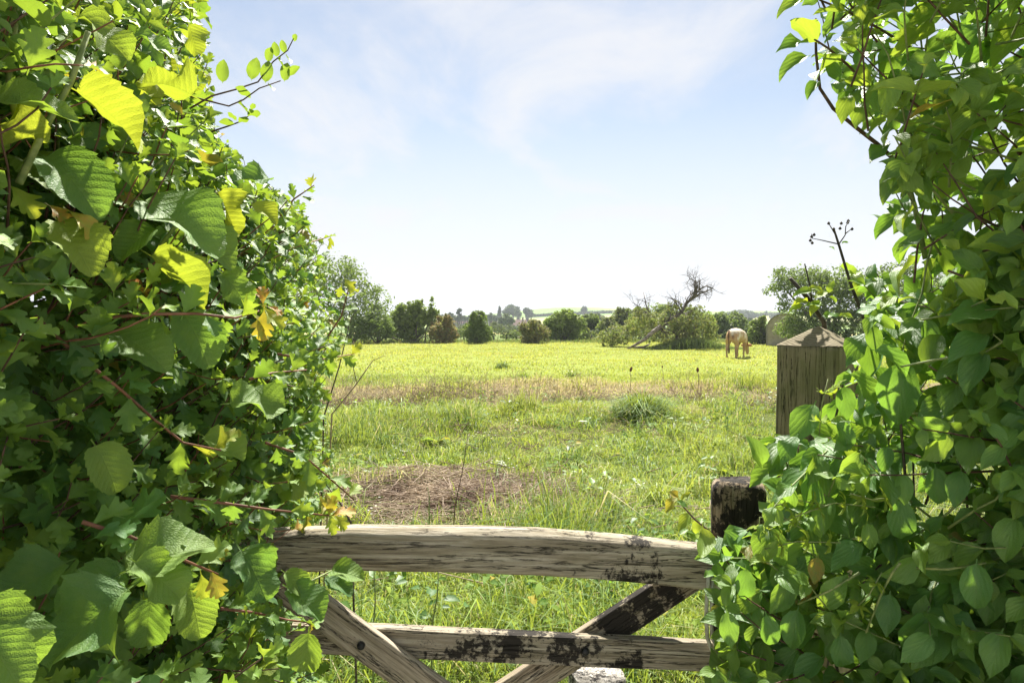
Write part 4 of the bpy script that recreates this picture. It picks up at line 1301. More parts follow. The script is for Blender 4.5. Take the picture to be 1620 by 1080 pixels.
def sprig(pl, p, d, L, n, size, stem_mat_, r=.0022, opposite=True, kind=None, young=0.0, light=.5, orange=0.0, droop=.35, face=(0, 0, 1), lift=.15, poly=None, jit=.2, tip_young=.35, part=False, prof=None, ok=None):
    """a twig with leaves along it"""
    p = Vector(p); d = Vector(d).normalized(); face = Vector(face)
    pts = [p.copy()]
    side = d.cross(Vector((random.gauss(0, 1), random.gauss(0, 1), random.gauss(0, 1)))).normalized()
    step = L / n
    out = []
    droop = droop * random.uniform(.3, 1.5)
    for i in range(n):
        d = (d + Vector((random.gauss(0, .10), random.gauss(0, .10), random.gauss(0, .10) + lift * .25))).normalized()
        p = p + d * step
        pts.append(p.copy())
        side = (side - d * side.dot(d)).normalized()
        side = Matrix.Rotation(math.pi / 2 if opposite else 2.4, 3, d) @ side
        t = (i + 1) / n
        sz = size * (prof(t) if prof else (.66 + .5 * math.sin(math.pi * min(1, t * .9 + .1)))) * random.uniform(.70, 1.25)
        for sg in ((1, -1) if opposite else (1,)):
            ax = d * .55 + side * sg * .9 + Vector((0, 0, -droop)) + Vector((random.gauss(0, .2), random.gauss(0, .2), random.gauss(0, .2)))
            nr = face + Vector((random.gauss(0, .5), random.gauss(0, .5), random.gauss(0, .5))) + Vector((0, 0, .35))
            out.append((p.copy(), ax, nr, sz, tint3(young + tip_young * max(0, t - .55) * 2, light, random.uniform(.4, 1) if random.random() < .012 else orange, jit)))
    # terminal leaf
    out.append((p.copy(), d + Vector((0, 0, -droop * .5)), face + Vector((0, 0, .6)), size * .6, tint3(young + tip_young, light + .2, orange, jit)))
    last = n
    if poly is not None:
        c = np.array([o[0] + o[1].normalized() * o[3] * .6 for o in out])
        x, y, dd = project(c)
        keep = in_poly(x + np.random.default_rng(len(pl.L)).normal(0, 5, len(x)), y, poly)
        if HERO:
            hh = np.array(HERO); rad_px = np.array([o[3] for o in out]) * F / np.maximum(dd, .1) * .30
            hit = (np.hypot(x[:, None] - hh[None, :, 0], y[:, None] - hh[None, :, 1]) < hh[None, :, 2] + rad_px[:, None]) & (dd[:, None] < hh[None, :, 3] + .04)
            keep &= ~hit.any(1)
        if keep.sum() < .55 * len(out):
            return False
        m_ = 2 if opposite else 1
        last = max(i // m_ + 1 for i, k in enumerate(keep) if k) if keep.any() else 0
        if in_poly(*project(np.array([tuple(q) for q in pts]))[:2], poly).mean() < .8: return False
        out = [o for o, k in zip(out, keep) if k]
    for o in out: pl.leaf(*o, kind=kind)
    pl.stem(pts[:max(2, min(n, last) + 1)], r, r * .45, stem_mat_, part=part)
    return True

# ------------------------------------------------------------------ the left hedge
UP = Vector((0, 0, 1))


def xf_left(y, z):
    x = -.46 - .42 * max(0, z - 1.72) - .30 * max(0, y - 1.62) + .10 * max(0, .9 - y)
    return x + .16 * (mnoise.noise(Vector((y * 2.6, z * 2.6, 3.1))))


hawthorn = Plant('hawthorn_shrub', 'glossy lobed-leaved hawthorn filling the hedge left of the gate', 'shrub', (-.75, 1.15, 0), 'hawthorn', 300)
hawthorn2 = Plant('hawthorn_shrub', 'hawthorn standing just beyond the left end of the gate, small leaves against the sky', 'shrub', (-1.0, 2.5, 0), 'hawthorn', 300)
wayf = Plant('wayfaring_shrub', 'shrub with big corrugated toothed leaves, yellow where backlit, left of the gate', 'shrub', (-.75, .85, 0), 'wayfaring', 300)
honey = Plant('honeysuckle_vine', 'honeysuckle climber with paired oval leaves reaching into the sky over the left hedge', 'climber', (-.85, 1.35, 0), 'honeysuckle', 300)


def fill_left(pl, n, ylo, yhi, zlo, zhi, L, nl, size, mats, opp, poly=LEFT, depth=.16, face=(.75, -.35, .5), droop=.2, young=(0, .2), light=(.1, .8), orange=0.0, kind=None, r=.0018, only=None, deep=1.0, lift=.3):
    tries = done = 0
    while done < n and tries < n * 9:
        tries += 1
        y = random.uniform(ylo, yhi); z = random.uniform(zlo, zhi)
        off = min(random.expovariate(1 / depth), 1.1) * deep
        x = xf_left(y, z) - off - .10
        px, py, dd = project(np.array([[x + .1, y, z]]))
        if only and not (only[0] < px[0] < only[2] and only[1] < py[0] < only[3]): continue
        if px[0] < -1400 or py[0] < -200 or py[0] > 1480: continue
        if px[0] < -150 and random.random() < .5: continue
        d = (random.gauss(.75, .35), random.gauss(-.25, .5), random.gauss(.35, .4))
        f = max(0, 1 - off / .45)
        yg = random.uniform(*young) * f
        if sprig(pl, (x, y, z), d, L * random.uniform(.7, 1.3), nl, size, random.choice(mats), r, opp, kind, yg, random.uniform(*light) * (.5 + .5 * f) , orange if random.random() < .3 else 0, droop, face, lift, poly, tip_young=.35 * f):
            done += 1
    return done


VIEW = Vector((0, 1, 0))


def hero(pl, bpx, tpx, d0, d1, kind=None, young=0.0, light=.6, orange=0.0, under=False, tilt=(0, 0, 0), var=None):
    A, B = P(*bpx, d0), P(*tpx, d1)
    v = (A - Vector((0, 0, EYE))).normalized()
    n_ = (v * .55 + UP * .8) if under else (-v * .6 + UP * .75)
    n_ += Vector(tilt)
    L_ = math.hypot(tpx[0] - bpx[0], tpx[1] - bpx[1])
    for f_ in (.3, .6, .85): HERO.append((bpx[0] + (tpx[0] - bpx[0]) * f_, bpx[1] + (tpx[1] - bpx[1]) * f_, L_ * .26, d0 + (d1 - d0) * f_))
    pl.leaf(A, B - A, n_, (B - A).length, (young, light, orange), kind, var)


def twig(pl, pxs, r0, r1, mat):
    return pl.stem([P(*q) for q in pxs], r0, r1, mat, part=True)


# big leaves that catch the eye
H = [((118, 143), (256, 216), .72, .74, dict(young=.95, under=True, light=.8)),
     ((122, 26), (214, 78), .78, .80, dict(young=.45, light=.9)),
     ((212, 55), (272, 78), .90, .92, dict(young=.1, light=.8)),
     ((298, 38), (316, 90), 1.1, 1.1, dict(young=.8, light=.8, under=True)),
     ((305, 152), (214, 100), .98, .9, dict(young=.75, light=.8, under=True)),
     ((-8, 158), (128, 176), .62, .66, dict(young=.25, light=.8)),
     ((-10, 200), (60, 195), .62, .68, dict(young=.9, light=.8, under=True)),
     ((70, 248), (166, 306), .74, .72, dict(young=.05, light=.75)),
     ((35, 252), (112, 285), .76, .74, dict(young=.35, light=.75)),
     ((226, 318), (352, 378), .86, .84, dict(young=.12, light=.9)),
     ((344, 304), (384, 372), .98, .97, dict(young=1, light=.9, under=True)),
     ((400, 322), (441, 348), 1.05, 1.05, dict(young=.9, light=.9)),
     ((428, 285), (371, 279), 1.1, 1.05, dict(young=.05, light=.8)),
     ((238, 405), (348, 468), .85, .86, dict(young=.75, light=.8, under=True)),
     ((300, 362), (372, 412), .93, .92, dict(young=.25, light=.85)),
     ((350, 432), (398, 476), .98, .97, dict(young=.2, light=.85)),
     ((246, 362), (176, 392), .86, .82, dict(young=.1, light=.7)),
     ((362, 638), (458, 626), .98, 1.02, dict(young=.2, light=.85)),
     ((322, 690), (388, 722), .95, .95, dict(young=.3, light=.85)),
     ((150, 704), (196, 772), .76, .75, dict(young=.3, light=.85)),
     ((198, 905), (338, 842), .70, .74, dict(young=.2, light=.75)),
     ((212, 888), (300, 936), .69, .70, dict(young=.2, light=.85)),
     ((380, 868), (432, 944), .98, .96, dict(young=.02, light=.45)),
     ((205, 930), (52, 1042), .66, .60, dict(young=.05, light=.35)),
     ((205, 915), (70, 945), .70, .66, dict(young=.05, light=.3)),
     ((-40, 960), (72, 1046), .55, .56, dict(young=.15, light=.85)),
     ((-30, 1000), (45, 1090), .52, .52, dict(young=.15, light=.85)),
     ((104, 890), (-18, 948), .72, .66, dict(young=.05, light=.5)),
     ((298, 922), (322, 1012), .80, .79, dict(young=.3, light=.9)),
     ((240, 945), (225, 1035), .78, .76, dict(young=.1, light=.6)),
     ((488, 1000), (478, 1074), 1.05, 1.03, dict(young=.25, light=.8)),
     ((523, 902), (574, 908), 1.20, 1.18, dict(young=.2, light=.85)),
     ((515, 912), (560, 935), 1.20, 1.19, dict(young=.0, light=.3)),
     ((455, 930), (512, 975), 1.1, 1.08, dict(young=.05, light=.45)),
     ((450, 905), (490, 935), 1.1, 1.1, dict(young=.25, light=.7)),
     ((92, 350), (150, 420), .72, .7, dict(young=.55, light=.9)),
     ((180, 525), (268, 560), .84, .82, dict(young=.15, light=.8)),
     ((290, 495), (340, 570), .88, .86, dict(young=.1, light=.6))]
for b, t, d0, d1, kw in H: hero(wayf, b, t, d0, d1, **kw)
twig(wayf, [(140, 50, .70), (112, 130, .70), (70, 205, .68), (30, 290, .66)], .0028, .0038, 'twig_green')
twig(wayf, [(30, -20, .66), (22, 60, .66), (14, 130, .65), (28, 200, .66)], .0026, .0032, 'twig_green')
twig(wayf, [(405, 318, 1.02), (370, 300, 1.0), (335, 308, .98), (300, 352, .96)], .0018, .003, 'twig_green')
twig(wayf, [(240, 405, .87), (260, 380, .88), (300, 330, .92)], .0022, .003, 'twig_green')
twig(wayf, [(525, 902, 1.2), (490, 920, 1.18), (455, 940, 1.14)], .0016, .0022, 'twig_green')
# the honeysuckle shoots against the sky
for stem in ([(300, 172, 1.16), (335, 152, 1.18), (372, 142, 1.2), (408, 130, 1.2), (432, 98, 1.2), (455, 80, 1.2), (466, 58, 1.2)],
             [(290, 150, 1.14), (330, 160, 1.16), (362, 168, 1.17), (385, 158, 1.18), (410, 140, 1.18), (444, 128, 1.18)],
             [(330, 210, 1.2), (360, 200, 1.22), (382, 192, 1.22), (400, 178, 1.22)]):
    twig(honey, stem, .0017, .0009, 'twig_brown')
for b, t, s in (((352, 130), (354, 94), 1), ((398, 126), (406, 91), 1), ((424, 98), (428, 73), 1), ((420, 130), (425, 96), 1), ((438, 90), (434, 66), 1), ((450, 84), (446, 63), 1), ((450, 128), (454, 98), 1),
                ((456, 120), (474, 104), 1), ((452, 88), (461, 100), 1), ((440, 94), (448, 105), 1), ((466, 66), (467, 52), 1), ((396, 155), (374, 135), 1), ((376, 163), (398, 176), 1), ((424, 134), (434, 143), 1),
                ((370, 196), (346, 192), 1), ((378, 194), (394, 184), 1), ((392, 184), (412, 178), 1), ((398, 174), (402, 162), 1), ((374, 190), (360, 177), 1), ((300, 165), (328, 150), 1)):
    hero(honey, b, t, 1.2, 1.19, young=.35, light=.7, under=True)
# hawthorn tips: leafy twigs crossing the hedge, with orange young leaves
for path, om in (([(150, 505, .78), (230, 497, .80), (310, 496, .84), (372, 503, .86), (410, 492, .88)], 1), ([(55, 500, .74), (120, 560, .76), (190, 615, .80), (240, 660, .84), (290, 700, .88), (350, 712, .9)], .6),
                 ([(130, 825, .70), (205, 848, .72), (290, 885, .75), (345, 908, .78)], 1), ([(270, 785, .88), (350, 795, .92), (430, 806, .98), (520, 815, 1.05)], 1),
                 ([(395, 600, 1.05), (430, 590, 1.1), (485, 585, 1.16)], .4), ([(350, 962, 1.0), (400, 968, 1.05), (455, 980, 1.1), (500, 985, 1.12)], .8), ([(420, 700, 1.1), (480, 720, 1.15), (560, 790, 1.25)], .3),
                 ([(430, 400, 1.5), (470, 390, 1.6), (528, 372, 1.7)], .3), ([(440, 560, 1.2), (500, 570, 1.4), (560, 560, 1.5)], .5), ([(440, 345, 1.5), (465, 315, 1.5), (497, 293, 1.5)], .6),
                 ([(500, 560, 1.5), (540, 500, 1.6), (552, 455, 1.6)], .6)):
    pl = hawthorn if path[0][2] < 1.1 else hawthorn2
    w = [P(*q) for q in path]
    pl.stem(w, .0024, .0012, 'twig_red', part=True)
    tot = sum((b - a).length for a, b in zip(w, w[1:]))
    k = max(7, int(tot / .022))
    for i in range(k):
        t = (i + .5) / k * (len(w) - 1); j = min(int(t), len(w) - 2)
        p = w[j].lerp(w[j + 1], t - j); d = (w[j + 1] - w[j]).normalized()
        sd = Matrix.Rotation(2.4 * i, 3, d) @ d.orthogonal()
        tip = max(0, (i / k - .62) / .38)
        org = om * tip * random.uniform(.2, 1) if i / k > .8 else 0
        pl.leaf(p, d * .6 + sd + Vector((0, 0, -.05)), Vector((.35, -.6, .8)) + Vector((random.gauss(0, .3), random.gauss(0, .3), random.gauss(0, .3))), random.uniform(.030, .044), (min(1, .12 + random.random() * .3 + tip * .6), random.uniform(.4, 1), org))
for b, t, d, kw in (((78, 325), (112, 345), .72, dict(orange=.8, young=.6)), ((112, 335), (165, 368), .72, dict(orange=.55, young=1)), ((18, 296), (60, 338), .70, dict(orange=.1, young=1)), ((180, 462), (178, 412), .80, dict(young=.7)),
                    ((232, 455), (255, 418), .80, dict(young=.6)), ((418, 492), (412, 540), .88, dict(orange=.6, young=.9)), ((418, 488), (448, 520), .88, dict(orange=.2, young=1)), ((416, 480), (414, 450), .88, dict(orange=1, young=.5)),
                    ((425, 485), (448, 492), .88, dict(orange=1, young=.5)), ((520, 815), (528, 784), 1.05, dict(orange=.6, young=1)), ((524, 815), (560, 800), 1.05, dict(orange=.85, young=.8)), ((522, 815), (528, 846), 1.05, dict(orange=.0, young=1)),
                    ((530, 815), (552, 836), 1.05, dict(orange=.15, young=1)), ((345, 890), (358, 868), .78, dict(orange=.5, young=.3)), ((318, 908), (326, 948), .78, dict(orange=.1, young=.9)), ((85, 745), (60, 800), .74, dict(light=.5)),
                    ((170, 855), (235, 770), .78, dict(light=.7)), ((245, 880), (236, 946), .74, dict(light=1, young=.2)), ((150, 850), (205, 822), .7, dict(light=.9)), ((540, 452), (535, 470), 1.55, dict(young=1)), ((545, 440), (560, 462), 1.55, dict(young=.9, orange=.2))):
    hero(hawthorn if d < 1.2 else hawthorn2, b, t, d, d, kind='hawthorn', **kw)

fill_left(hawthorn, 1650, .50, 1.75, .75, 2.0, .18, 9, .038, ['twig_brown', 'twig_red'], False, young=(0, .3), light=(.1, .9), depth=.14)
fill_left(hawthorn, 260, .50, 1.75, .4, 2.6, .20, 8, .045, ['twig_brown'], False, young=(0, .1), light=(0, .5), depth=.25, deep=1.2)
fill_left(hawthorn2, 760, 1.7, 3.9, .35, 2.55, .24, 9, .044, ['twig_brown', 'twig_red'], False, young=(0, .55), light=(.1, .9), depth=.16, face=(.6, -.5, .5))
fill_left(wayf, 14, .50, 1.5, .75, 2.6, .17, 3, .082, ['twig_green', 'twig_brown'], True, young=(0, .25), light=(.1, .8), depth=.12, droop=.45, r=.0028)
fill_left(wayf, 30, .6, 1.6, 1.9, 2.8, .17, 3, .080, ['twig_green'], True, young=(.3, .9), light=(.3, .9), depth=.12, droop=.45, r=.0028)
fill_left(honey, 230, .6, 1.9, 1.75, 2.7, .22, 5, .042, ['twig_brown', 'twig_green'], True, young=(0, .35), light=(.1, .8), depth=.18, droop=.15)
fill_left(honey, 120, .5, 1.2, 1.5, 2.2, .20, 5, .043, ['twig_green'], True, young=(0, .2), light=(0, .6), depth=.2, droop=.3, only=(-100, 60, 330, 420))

# ------------------------------------------------------------------ the right hedge
FA, FB = Vector((.36, 1.28, 0)), Vector((.84, .86, 0))
FD = (FB - FA).normalized(); FN = Vector((-FD.y, FD.x, 0))
if FN.y > 0: FN = -FN
dog = Plant('dogwood_shrub', 'dogwood with drooping ribbed oval leaves filling the hedge right of the gate', 'shrub', (.95, 1.35, 0), 'dogwood', 300)
dog2 = Plant('dogwood_shrub', 'taller dogwood with bright sunlit leaves arching into the sky above the gate post', 'shrub', (1.05, 1.75, 0), 'dogwood', 300)


def fill_right(pl, n, tlo, thi, zlo, zhi, L, nl, size, mats, depth=.14, young=(0, .2), light=(.15, .85), droop=.6, face=(-.45, -.75, .45), deep=1.0, r=.0022, lean=0.0, back=0.0, lift=.2, only=None):
    done = tries = 0
    while done < n and tries < n * 9:
        tries += 1
        t = random.uniform(tlo, thi); z = random.uniform(zlo, zhi)
        off = min(random.expovariate(1 / depth), 1.2) * deep + back
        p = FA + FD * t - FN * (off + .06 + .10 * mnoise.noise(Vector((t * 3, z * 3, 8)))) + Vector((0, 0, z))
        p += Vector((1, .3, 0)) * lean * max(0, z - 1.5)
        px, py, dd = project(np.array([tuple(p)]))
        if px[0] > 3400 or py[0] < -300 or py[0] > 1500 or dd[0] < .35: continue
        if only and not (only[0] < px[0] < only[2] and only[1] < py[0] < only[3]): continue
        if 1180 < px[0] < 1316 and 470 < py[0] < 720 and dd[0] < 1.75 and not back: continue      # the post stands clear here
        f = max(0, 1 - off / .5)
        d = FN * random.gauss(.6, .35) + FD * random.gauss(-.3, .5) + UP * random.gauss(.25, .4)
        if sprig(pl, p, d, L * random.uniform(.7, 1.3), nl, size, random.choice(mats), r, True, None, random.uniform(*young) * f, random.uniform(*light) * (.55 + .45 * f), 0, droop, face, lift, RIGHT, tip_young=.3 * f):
            done += 1
    return done


for i in range(26):                               # dark bare stems inside
    t = random.uniform(.0, .95)
    a = FA + FD * t - FN * random.uniform(.2, .5) + UP * random.uniform(.0, .9)
    b = a + Vector((random.gauss(0, .2), random.gauss(.1, .2), random.uniform(.5, 1.1)))
    x, y, dd = project(np.array([tuple(b), tuple(a.lerp(b, .5))]))
    if not in_poly(x, y, RIGHT).all(): continue
    dog.stem([a, a.lerp(b, .4) + Vector((random.gauss(0, .03), 0, 0)), b], random.uniform(.004, .009), .002, 'twig_dark')

# arching bare-ended twigs and the leaves on them, against the sky
twig(dog2, [(1290, 30, 1.30), (1291, 85, 1.30), (1297, 140, 1.30), (1318, 172, 1.32), (1352, 200, 1.34), (1388, 228, 1.36), (1425, 262, 1.4)], .0022, .0045, 'twig_brown')
twig(dog2, [(1288, 62, 1.28), (1312, 78, 1.28), (1340, 102, 1.28), (1375, 138, 1.3), (1410, 168, 1.34), (1450, 200, 1.4)], .0018, .0032, 'twig_brown')
twig(dog2, [(1296, 0, 1.3), (1340, 18, 1.3), (1390, 45, 1.35), (1440, 75, 1.4)], .0018, .003, 'twig_brown')
twig(dog2, [(1430, 260, 1.3), (1440, 300, 1.3), (1452, 350, 1.3), (1464, 410, 1.3)], .004, .005, 'twig_green')
for b, t, kw in (((1292, 66), (1252, 20), dict(young=.6, under=True)), ((1276, 68), (1230, 67), dict(light=.2)), ((1278, 90), (1229, 104), dict(young=.15, light=.4)), ((1330, 98), (1266, 100), dict(young=.45, under=True)),
                 ((1374, 138), (1325, 104), dict(young=.6, under=True)), ((1294, 130), (1275, 144), dict(light=.2)), ((1268, 4), (1229, 6), dict(young=.4)), ((1340, 22), (1293, 6), dict(young=.5)), ((1343, 152), (1330, 188), dict(young=.5)),
                 ((1368, 160), (1352, 196), dict(young=.4)), ((1402, 192), (1362, 206), dict(young=.4, under=True)), ((1352, 102), (1376, 62), dict(light=.5)), ((1305, 70), (1318, 45), dict(light=.3)), ((1310, 100), (1330, 128), dict(light=.3)),
                 ((1405, 226), (1375, 248), dict(light=.1)), ((1412, 200), (1393, 232), dict(young=.6, under=True)), ((1448, 70), (1410, 36), dict(young=.5, under=True)), ((1480, 50), (1400, 80), dict(young=.55, under=True)),
                 ((1500, 10), (1430, 40), dict(young=.5)), ((1600, 10), (1560, 35), dict(young=.8, under=True)), ((1640, 20), (1565, 82), dict(young=.5)), ((1560, 36), (1515, 76), dict(light=.9)), ((1582, 205), (1556, 258), dict(young=.3)),
                 ((1452, 330), (1402, 348), dict(young=.65, under=True)), ((1525, 272), (1485, 306), dict(young=.7)), ((1580, 325), (1543, 362), dict(young=.6)), ((1480, 410), (1455, 470), dict(young=.4, under=True)),
                 ((1450, 415), (1390, 440), dict(young=.55, under=True)), ((1490, 395), (1505, 435), dict(young=.3, light=.9)), ((1415, 470), (1393, 480), dict(young=1))):
    hero(dog2, b, t, 1.28, 1.26, **kw)
# heroes low in the hedge
for b, t, d, kw in (((1430, 575), (1414, 680), 1.1, dict(light=.6)), ((1385, 555), (1462, 582), 1.08, dict(light=.8)), ((1345, 592), (1424, 640), 1.14, dict(light=.75, young=.1)), ((1385, 640), (1428, 672), 1.14, dict(light=.6)),
                    ((1336, 612), (1342, 664), 1.2, dict(light=.5)), ((1325, 668), (1352, 712), 1.15, dict(light=.5)), ((1558, 530), (1500, 556), 1.0, dict(light=.7)), ((1556, 560), (1520, 612), 1.0, dict(light=.5)), ((1575, 488), (1500, 505), 1.0, dict(light=.8)),
                    ((1288, 640), (1252, 706), 1.28, dict(light=.8, young=.1)), ((1260, 690), (1232, 732), 1.24, dict(light=.8)), ((1545, 892), (1543, 974), .98, dict(light=.75)), ((1425, 790), (1428, 865), 1.1, dict(light=.7)),
                    ((1408, 940), (1402, 1008), 1.1, dict(light=.6)), ((1480, 740), (1490, 805), 1.08, dict(light=.6)), ((1605, 820), (1582, 888), 1.0, dict(young=.25, light=1)), ((1362, 860), (1312, 892), 1.12, dict(light=.7)),
                    ((1372, 828), (1380, 872), 1.12, dict(young=.35, light=1)), ((1330, 1005), (1335, 1070), 1.1, dict(light=.5)), ((1262, 965), (1245, 1035), 1.15, dict(light=.5)), ((1212, 972), (1226, 1032), 1.16, dict(light=.8)),
                    ((1150, 968), (1160, 1030), 1.18, dict(light=.85, young=.1)), ((1112, 835), (1120, 892), 1.22, dict(young=.9, light=.9, under=True)), ((1180, 838), (1140, 856), 1.2, dict(light=.6)), ((1148, 842), (1180, 880), 1.19, dict(light=.8)),
                    ((1585, 1000), (1562, 1070), .98, dict(young=.2, light=1)), ((1350, 700), (1320, 706), 1.15, dict(young=.2)), ((1300, 1040), (1250, 1072), 1.15, dict(light=.6)), ((1470, 1060), (1520, 1078), 1.05, dict(light=.7)),
                    ((1405, 708), (1395, 745), 1.1, dict(light=.5)), ((1520, 745), (1508, 800), 1.05, dict(light=.7)), ((1180, 900), (1178, 958), 1.2, dict(light=.5)), ((1205, 735), (1195, 690), 1.22, dict(light=.7, young=.2))):
    hero(dog, b, t, d, d - .02, **kw)
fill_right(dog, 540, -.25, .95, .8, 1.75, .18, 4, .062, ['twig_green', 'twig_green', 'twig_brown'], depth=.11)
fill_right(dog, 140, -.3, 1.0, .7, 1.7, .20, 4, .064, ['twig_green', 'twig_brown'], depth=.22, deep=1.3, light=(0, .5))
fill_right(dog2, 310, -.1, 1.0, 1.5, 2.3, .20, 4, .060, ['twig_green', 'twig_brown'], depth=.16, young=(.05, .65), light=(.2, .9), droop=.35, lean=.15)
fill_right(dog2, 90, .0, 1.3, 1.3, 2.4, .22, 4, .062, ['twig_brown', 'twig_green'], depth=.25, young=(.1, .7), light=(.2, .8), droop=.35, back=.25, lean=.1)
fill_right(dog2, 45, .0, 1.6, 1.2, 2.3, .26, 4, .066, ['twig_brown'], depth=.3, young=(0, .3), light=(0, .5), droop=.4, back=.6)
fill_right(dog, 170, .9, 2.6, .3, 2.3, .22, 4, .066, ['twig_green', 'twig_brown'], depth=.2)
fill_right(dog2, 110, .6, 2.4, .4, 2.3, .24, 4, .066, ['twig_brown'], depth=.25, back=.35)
# the sprig that hangs over the end of the top rail
twig(dog, [(1068, 780, 1.28), (1080, 800, 1.27), (1100, 822, 1.26), (1135, 850, 1.25)], .0011, .0018, 'twig_brown')
for b, t, kw in (((1070, 788), (1050, 808), dict(orange=.55, young=1)), ((1074, 790), (1060, 774), dict(orange=.8, young=.8)), ((1078, 790), (1092, 778), dict(orange=.2, young=1)), ((1092, 812), (1072, 840), dict(young=.95)), ((1072, 792), (1090, 800), dict(light=1, young=.1)), ((1104, 822), (1098, 846), dict(young=.8))):
    hero(dog, b, t, 1.27, 1.26, **kw)
for path in ([(1370, 1000, 1.1), (1396, 935, 1.08), (1412, 905, 1.06), (1424, 890, 1.05)], [(1620, 732, 1.0), (1575, 790, 1.02), (1545, 805, 1.04), (1500, 835, 1.08)], [(1262, 955, 1.15), (1310, 935, 1.12), (1360, 905, 1.1)], [(1560, 890, 1.0), (1500, 900, 1.02), (1450, 898, 1.05)],
             [(1425, 580, 1.05), (1475, 570, 1.04), (1560, 556, 1.0), (1620, 520, .98)]):
    twig(dog, path, .0014, .0022, 'twig_green')

# goosegrass scrambling over the hedge beside the stile
gg_ = Plant('goosegrass', 'bright green scrambling goosegrass with thin whorled leaves beside the blackened gate stile', 'weed', (.55, 1.3, 0), 'weed', 300)
for path in ([(1200, 850, 1.15), (1202, 818, 1.15), (1235, 815, 1.15), (1275, 840, 1.14)], [(1215, 835, 1.14), (1270, 812, 1.13), (1320, 795, 1.12), (1385, 802, 1.1)], [(1340, 975, 1.1), (1375, 940, 1.08), (1395, 905, 1.07)], [(1210, 868, 1.13), (1260, 856, 1.12), (1330, 858, 1.1)],
             [(1225, 800, 1.15), (1260, 790, 1.14), (1310, 800, 1.13)], [(1330, 625, 1.2), (1310, 600, 1.2), (1300, 640, 1.2), (1296, 690, 1.2)], [(1345, 780, 1.1), (1380, 790, 1.1), (1420, 785, 1.1)]):
    w = [P(*q) for q in path]
    gg_.stem(w, .0013, .0009, 'twig_green', part=True)
    for a, b in zip(w, w[1:]):
        k = max(1, int((b - a).length / .03))
        for i in range(k):
            p = a.lerp(b, (i + .5) / k); d = (b - a).normalized()
            for m_ in range(6):
                sd = Matrix.Rotation(m_ * 1.05 + i, 3, d) @ d.orthogonal()
                gg_.leaf(p, sd + d * .25, d + UP * .3, random.uniform(.018, .030), tint3(.5, .9, 0, .1))

# dead elder stems behind the post
eld = empty('dead_elder', tuple(P(1375, 520, 1.75)), 'dark dead elder stem with dried umbel twigs rising beside the gate post', 'dead stem')
eld.location.z = 0


def eld_tube(pxs, r0, r1, name):
    w = [P(*q) - eld.location for q in pxs]
    mb = MB(); mb.tube(w, [r0 + (r1 - r0) * i / (len(w) - 1) for i in range(len(w))], 7)
    return mb.build(name, M['twig_dark'], eld)


base = P(1400, 640, 1.75)
mb = MB(); mb.tube([Vector((base.x + .1, base.y, 0)) - eld.location, base - eld.location, P(1373, 520, 1.75) - eld.location, P(1345, 447, 1.75) - eld.location, P(1328, 390, 1.75) - eld.location, P(1319, 362, 1.75) - eld.location], [.009, .0062, .0048, .0038, .0032, .0026], 8)
mb.build('stem', M['twig_dark'], eld)
for pxs in ([(1326, 386, 1.75), (1300, 380, 1.74), (1285, 377, 1.74)], [(1322, 372, 1.75), (1315, 360, 1.75), (1310, 352, 1.75)], [(1328, 385, 1.75), (1337, 372, 1.75), (1338, 358, 1.74), (1343, 350, 1.74)], [(1337, 370, 1.75), (1347, 362, 1.75)], [(1285, 377, 1.74), (1284, 370, 1.74)]):
    eld_tube(pxs, .0016, .0009, 'twig')
mb = MB()
for q in ((1284, 374), (1282, 380), (1288, 371), (1285, 384), (1311, 353), (1331, 353), (1341, 352), (1348, 362), (1342, 349), (1329, 361), (1319, 362)):
    c = P(*q, 1.745) - eld.location
    mb.tube([c + Vector((0, 0, -.004)), c + Vector((0, 0, -.001)), c + Vector((0, 0, .004))], [.002, .0042, .001], 6)
mb.build('dry_buds', M['twig_dark'], eld)['kind'] = 'stuff'
eld2 = empty('cut_stem', (P(1300, 520, 1.95).x, P(1300, 520, 1.95).y, 0), 'short dark cut stem leaning up behind the gate post', 'dead stem')
for pxs, r0, r1, nm in (([(1310, 600, 1.95), (1304, 510, 1.95), (1278, 472, 1.95), (1250, 440, 1.95)], .008, .0055, 'stem'), ([(1285, 480, 1.95), (1281, 450, 1.95), (1273, 417, 1.95)], .003, .0018, 'twig')):
    w = [P(*q) - eld2.location for q in pxs]
    mb = MB()
    if nm == 'stem': w = [Vector((.06, 0, 0))] + w; rr = [.01] + [r0 + (r1 - r0) * i / 3 for i in range(4)]
    else: rr = [r0, (r0 + r1) / 2, r1]
    mb.tube(w, rr, 7); mb.build(nm, M['twig_dark'], eld2)
sh = Plant('elder_shoot', 'cluster of yellow-green young leaves on the cut stem behind the gate post', 'shoot', tuple(eld2.location), 'dogwood', 300)
for b, t, kw in (((1285, 462), (1255, 458), dict(young=.4)), ((1300, 460), (1282, 448), dict(young=.9)), ((1290, 472), (1311, 452), dict(young=1)), ((1278, 478), (1248, 476), dict(young=.9, under=True)), ((1270, 484), (1247, 486), dict(young=.4)), ((1300, 482), (1276, 478), dict(young=.3)),
                 ((1298, 478), (1278, 494), dict(young=.8)), ((1312, 470), (1328, 476), dict(young=.4)), ((1310, 462), (1318, 442), dict(young=.5)), ((1302, 500), (1329, 492), dict(young=.1, light=.9)), ((1328, 500), (1352, 498), dict(young=.6)), ((1330, 420), (1360, 424), dict(young=.4, under=True)),
                 ((1362, 430), (1335, 437), dict(young=.7)), ((1370, 440), (1350, 470), dict(young=.6)), ((1320, 395), (1314, 388), dict(light=.2)), ((1332, 385), (1342, 380), dict(light=.2))):
    hero(sh, b, t, 1.93, 1.92, **kw)

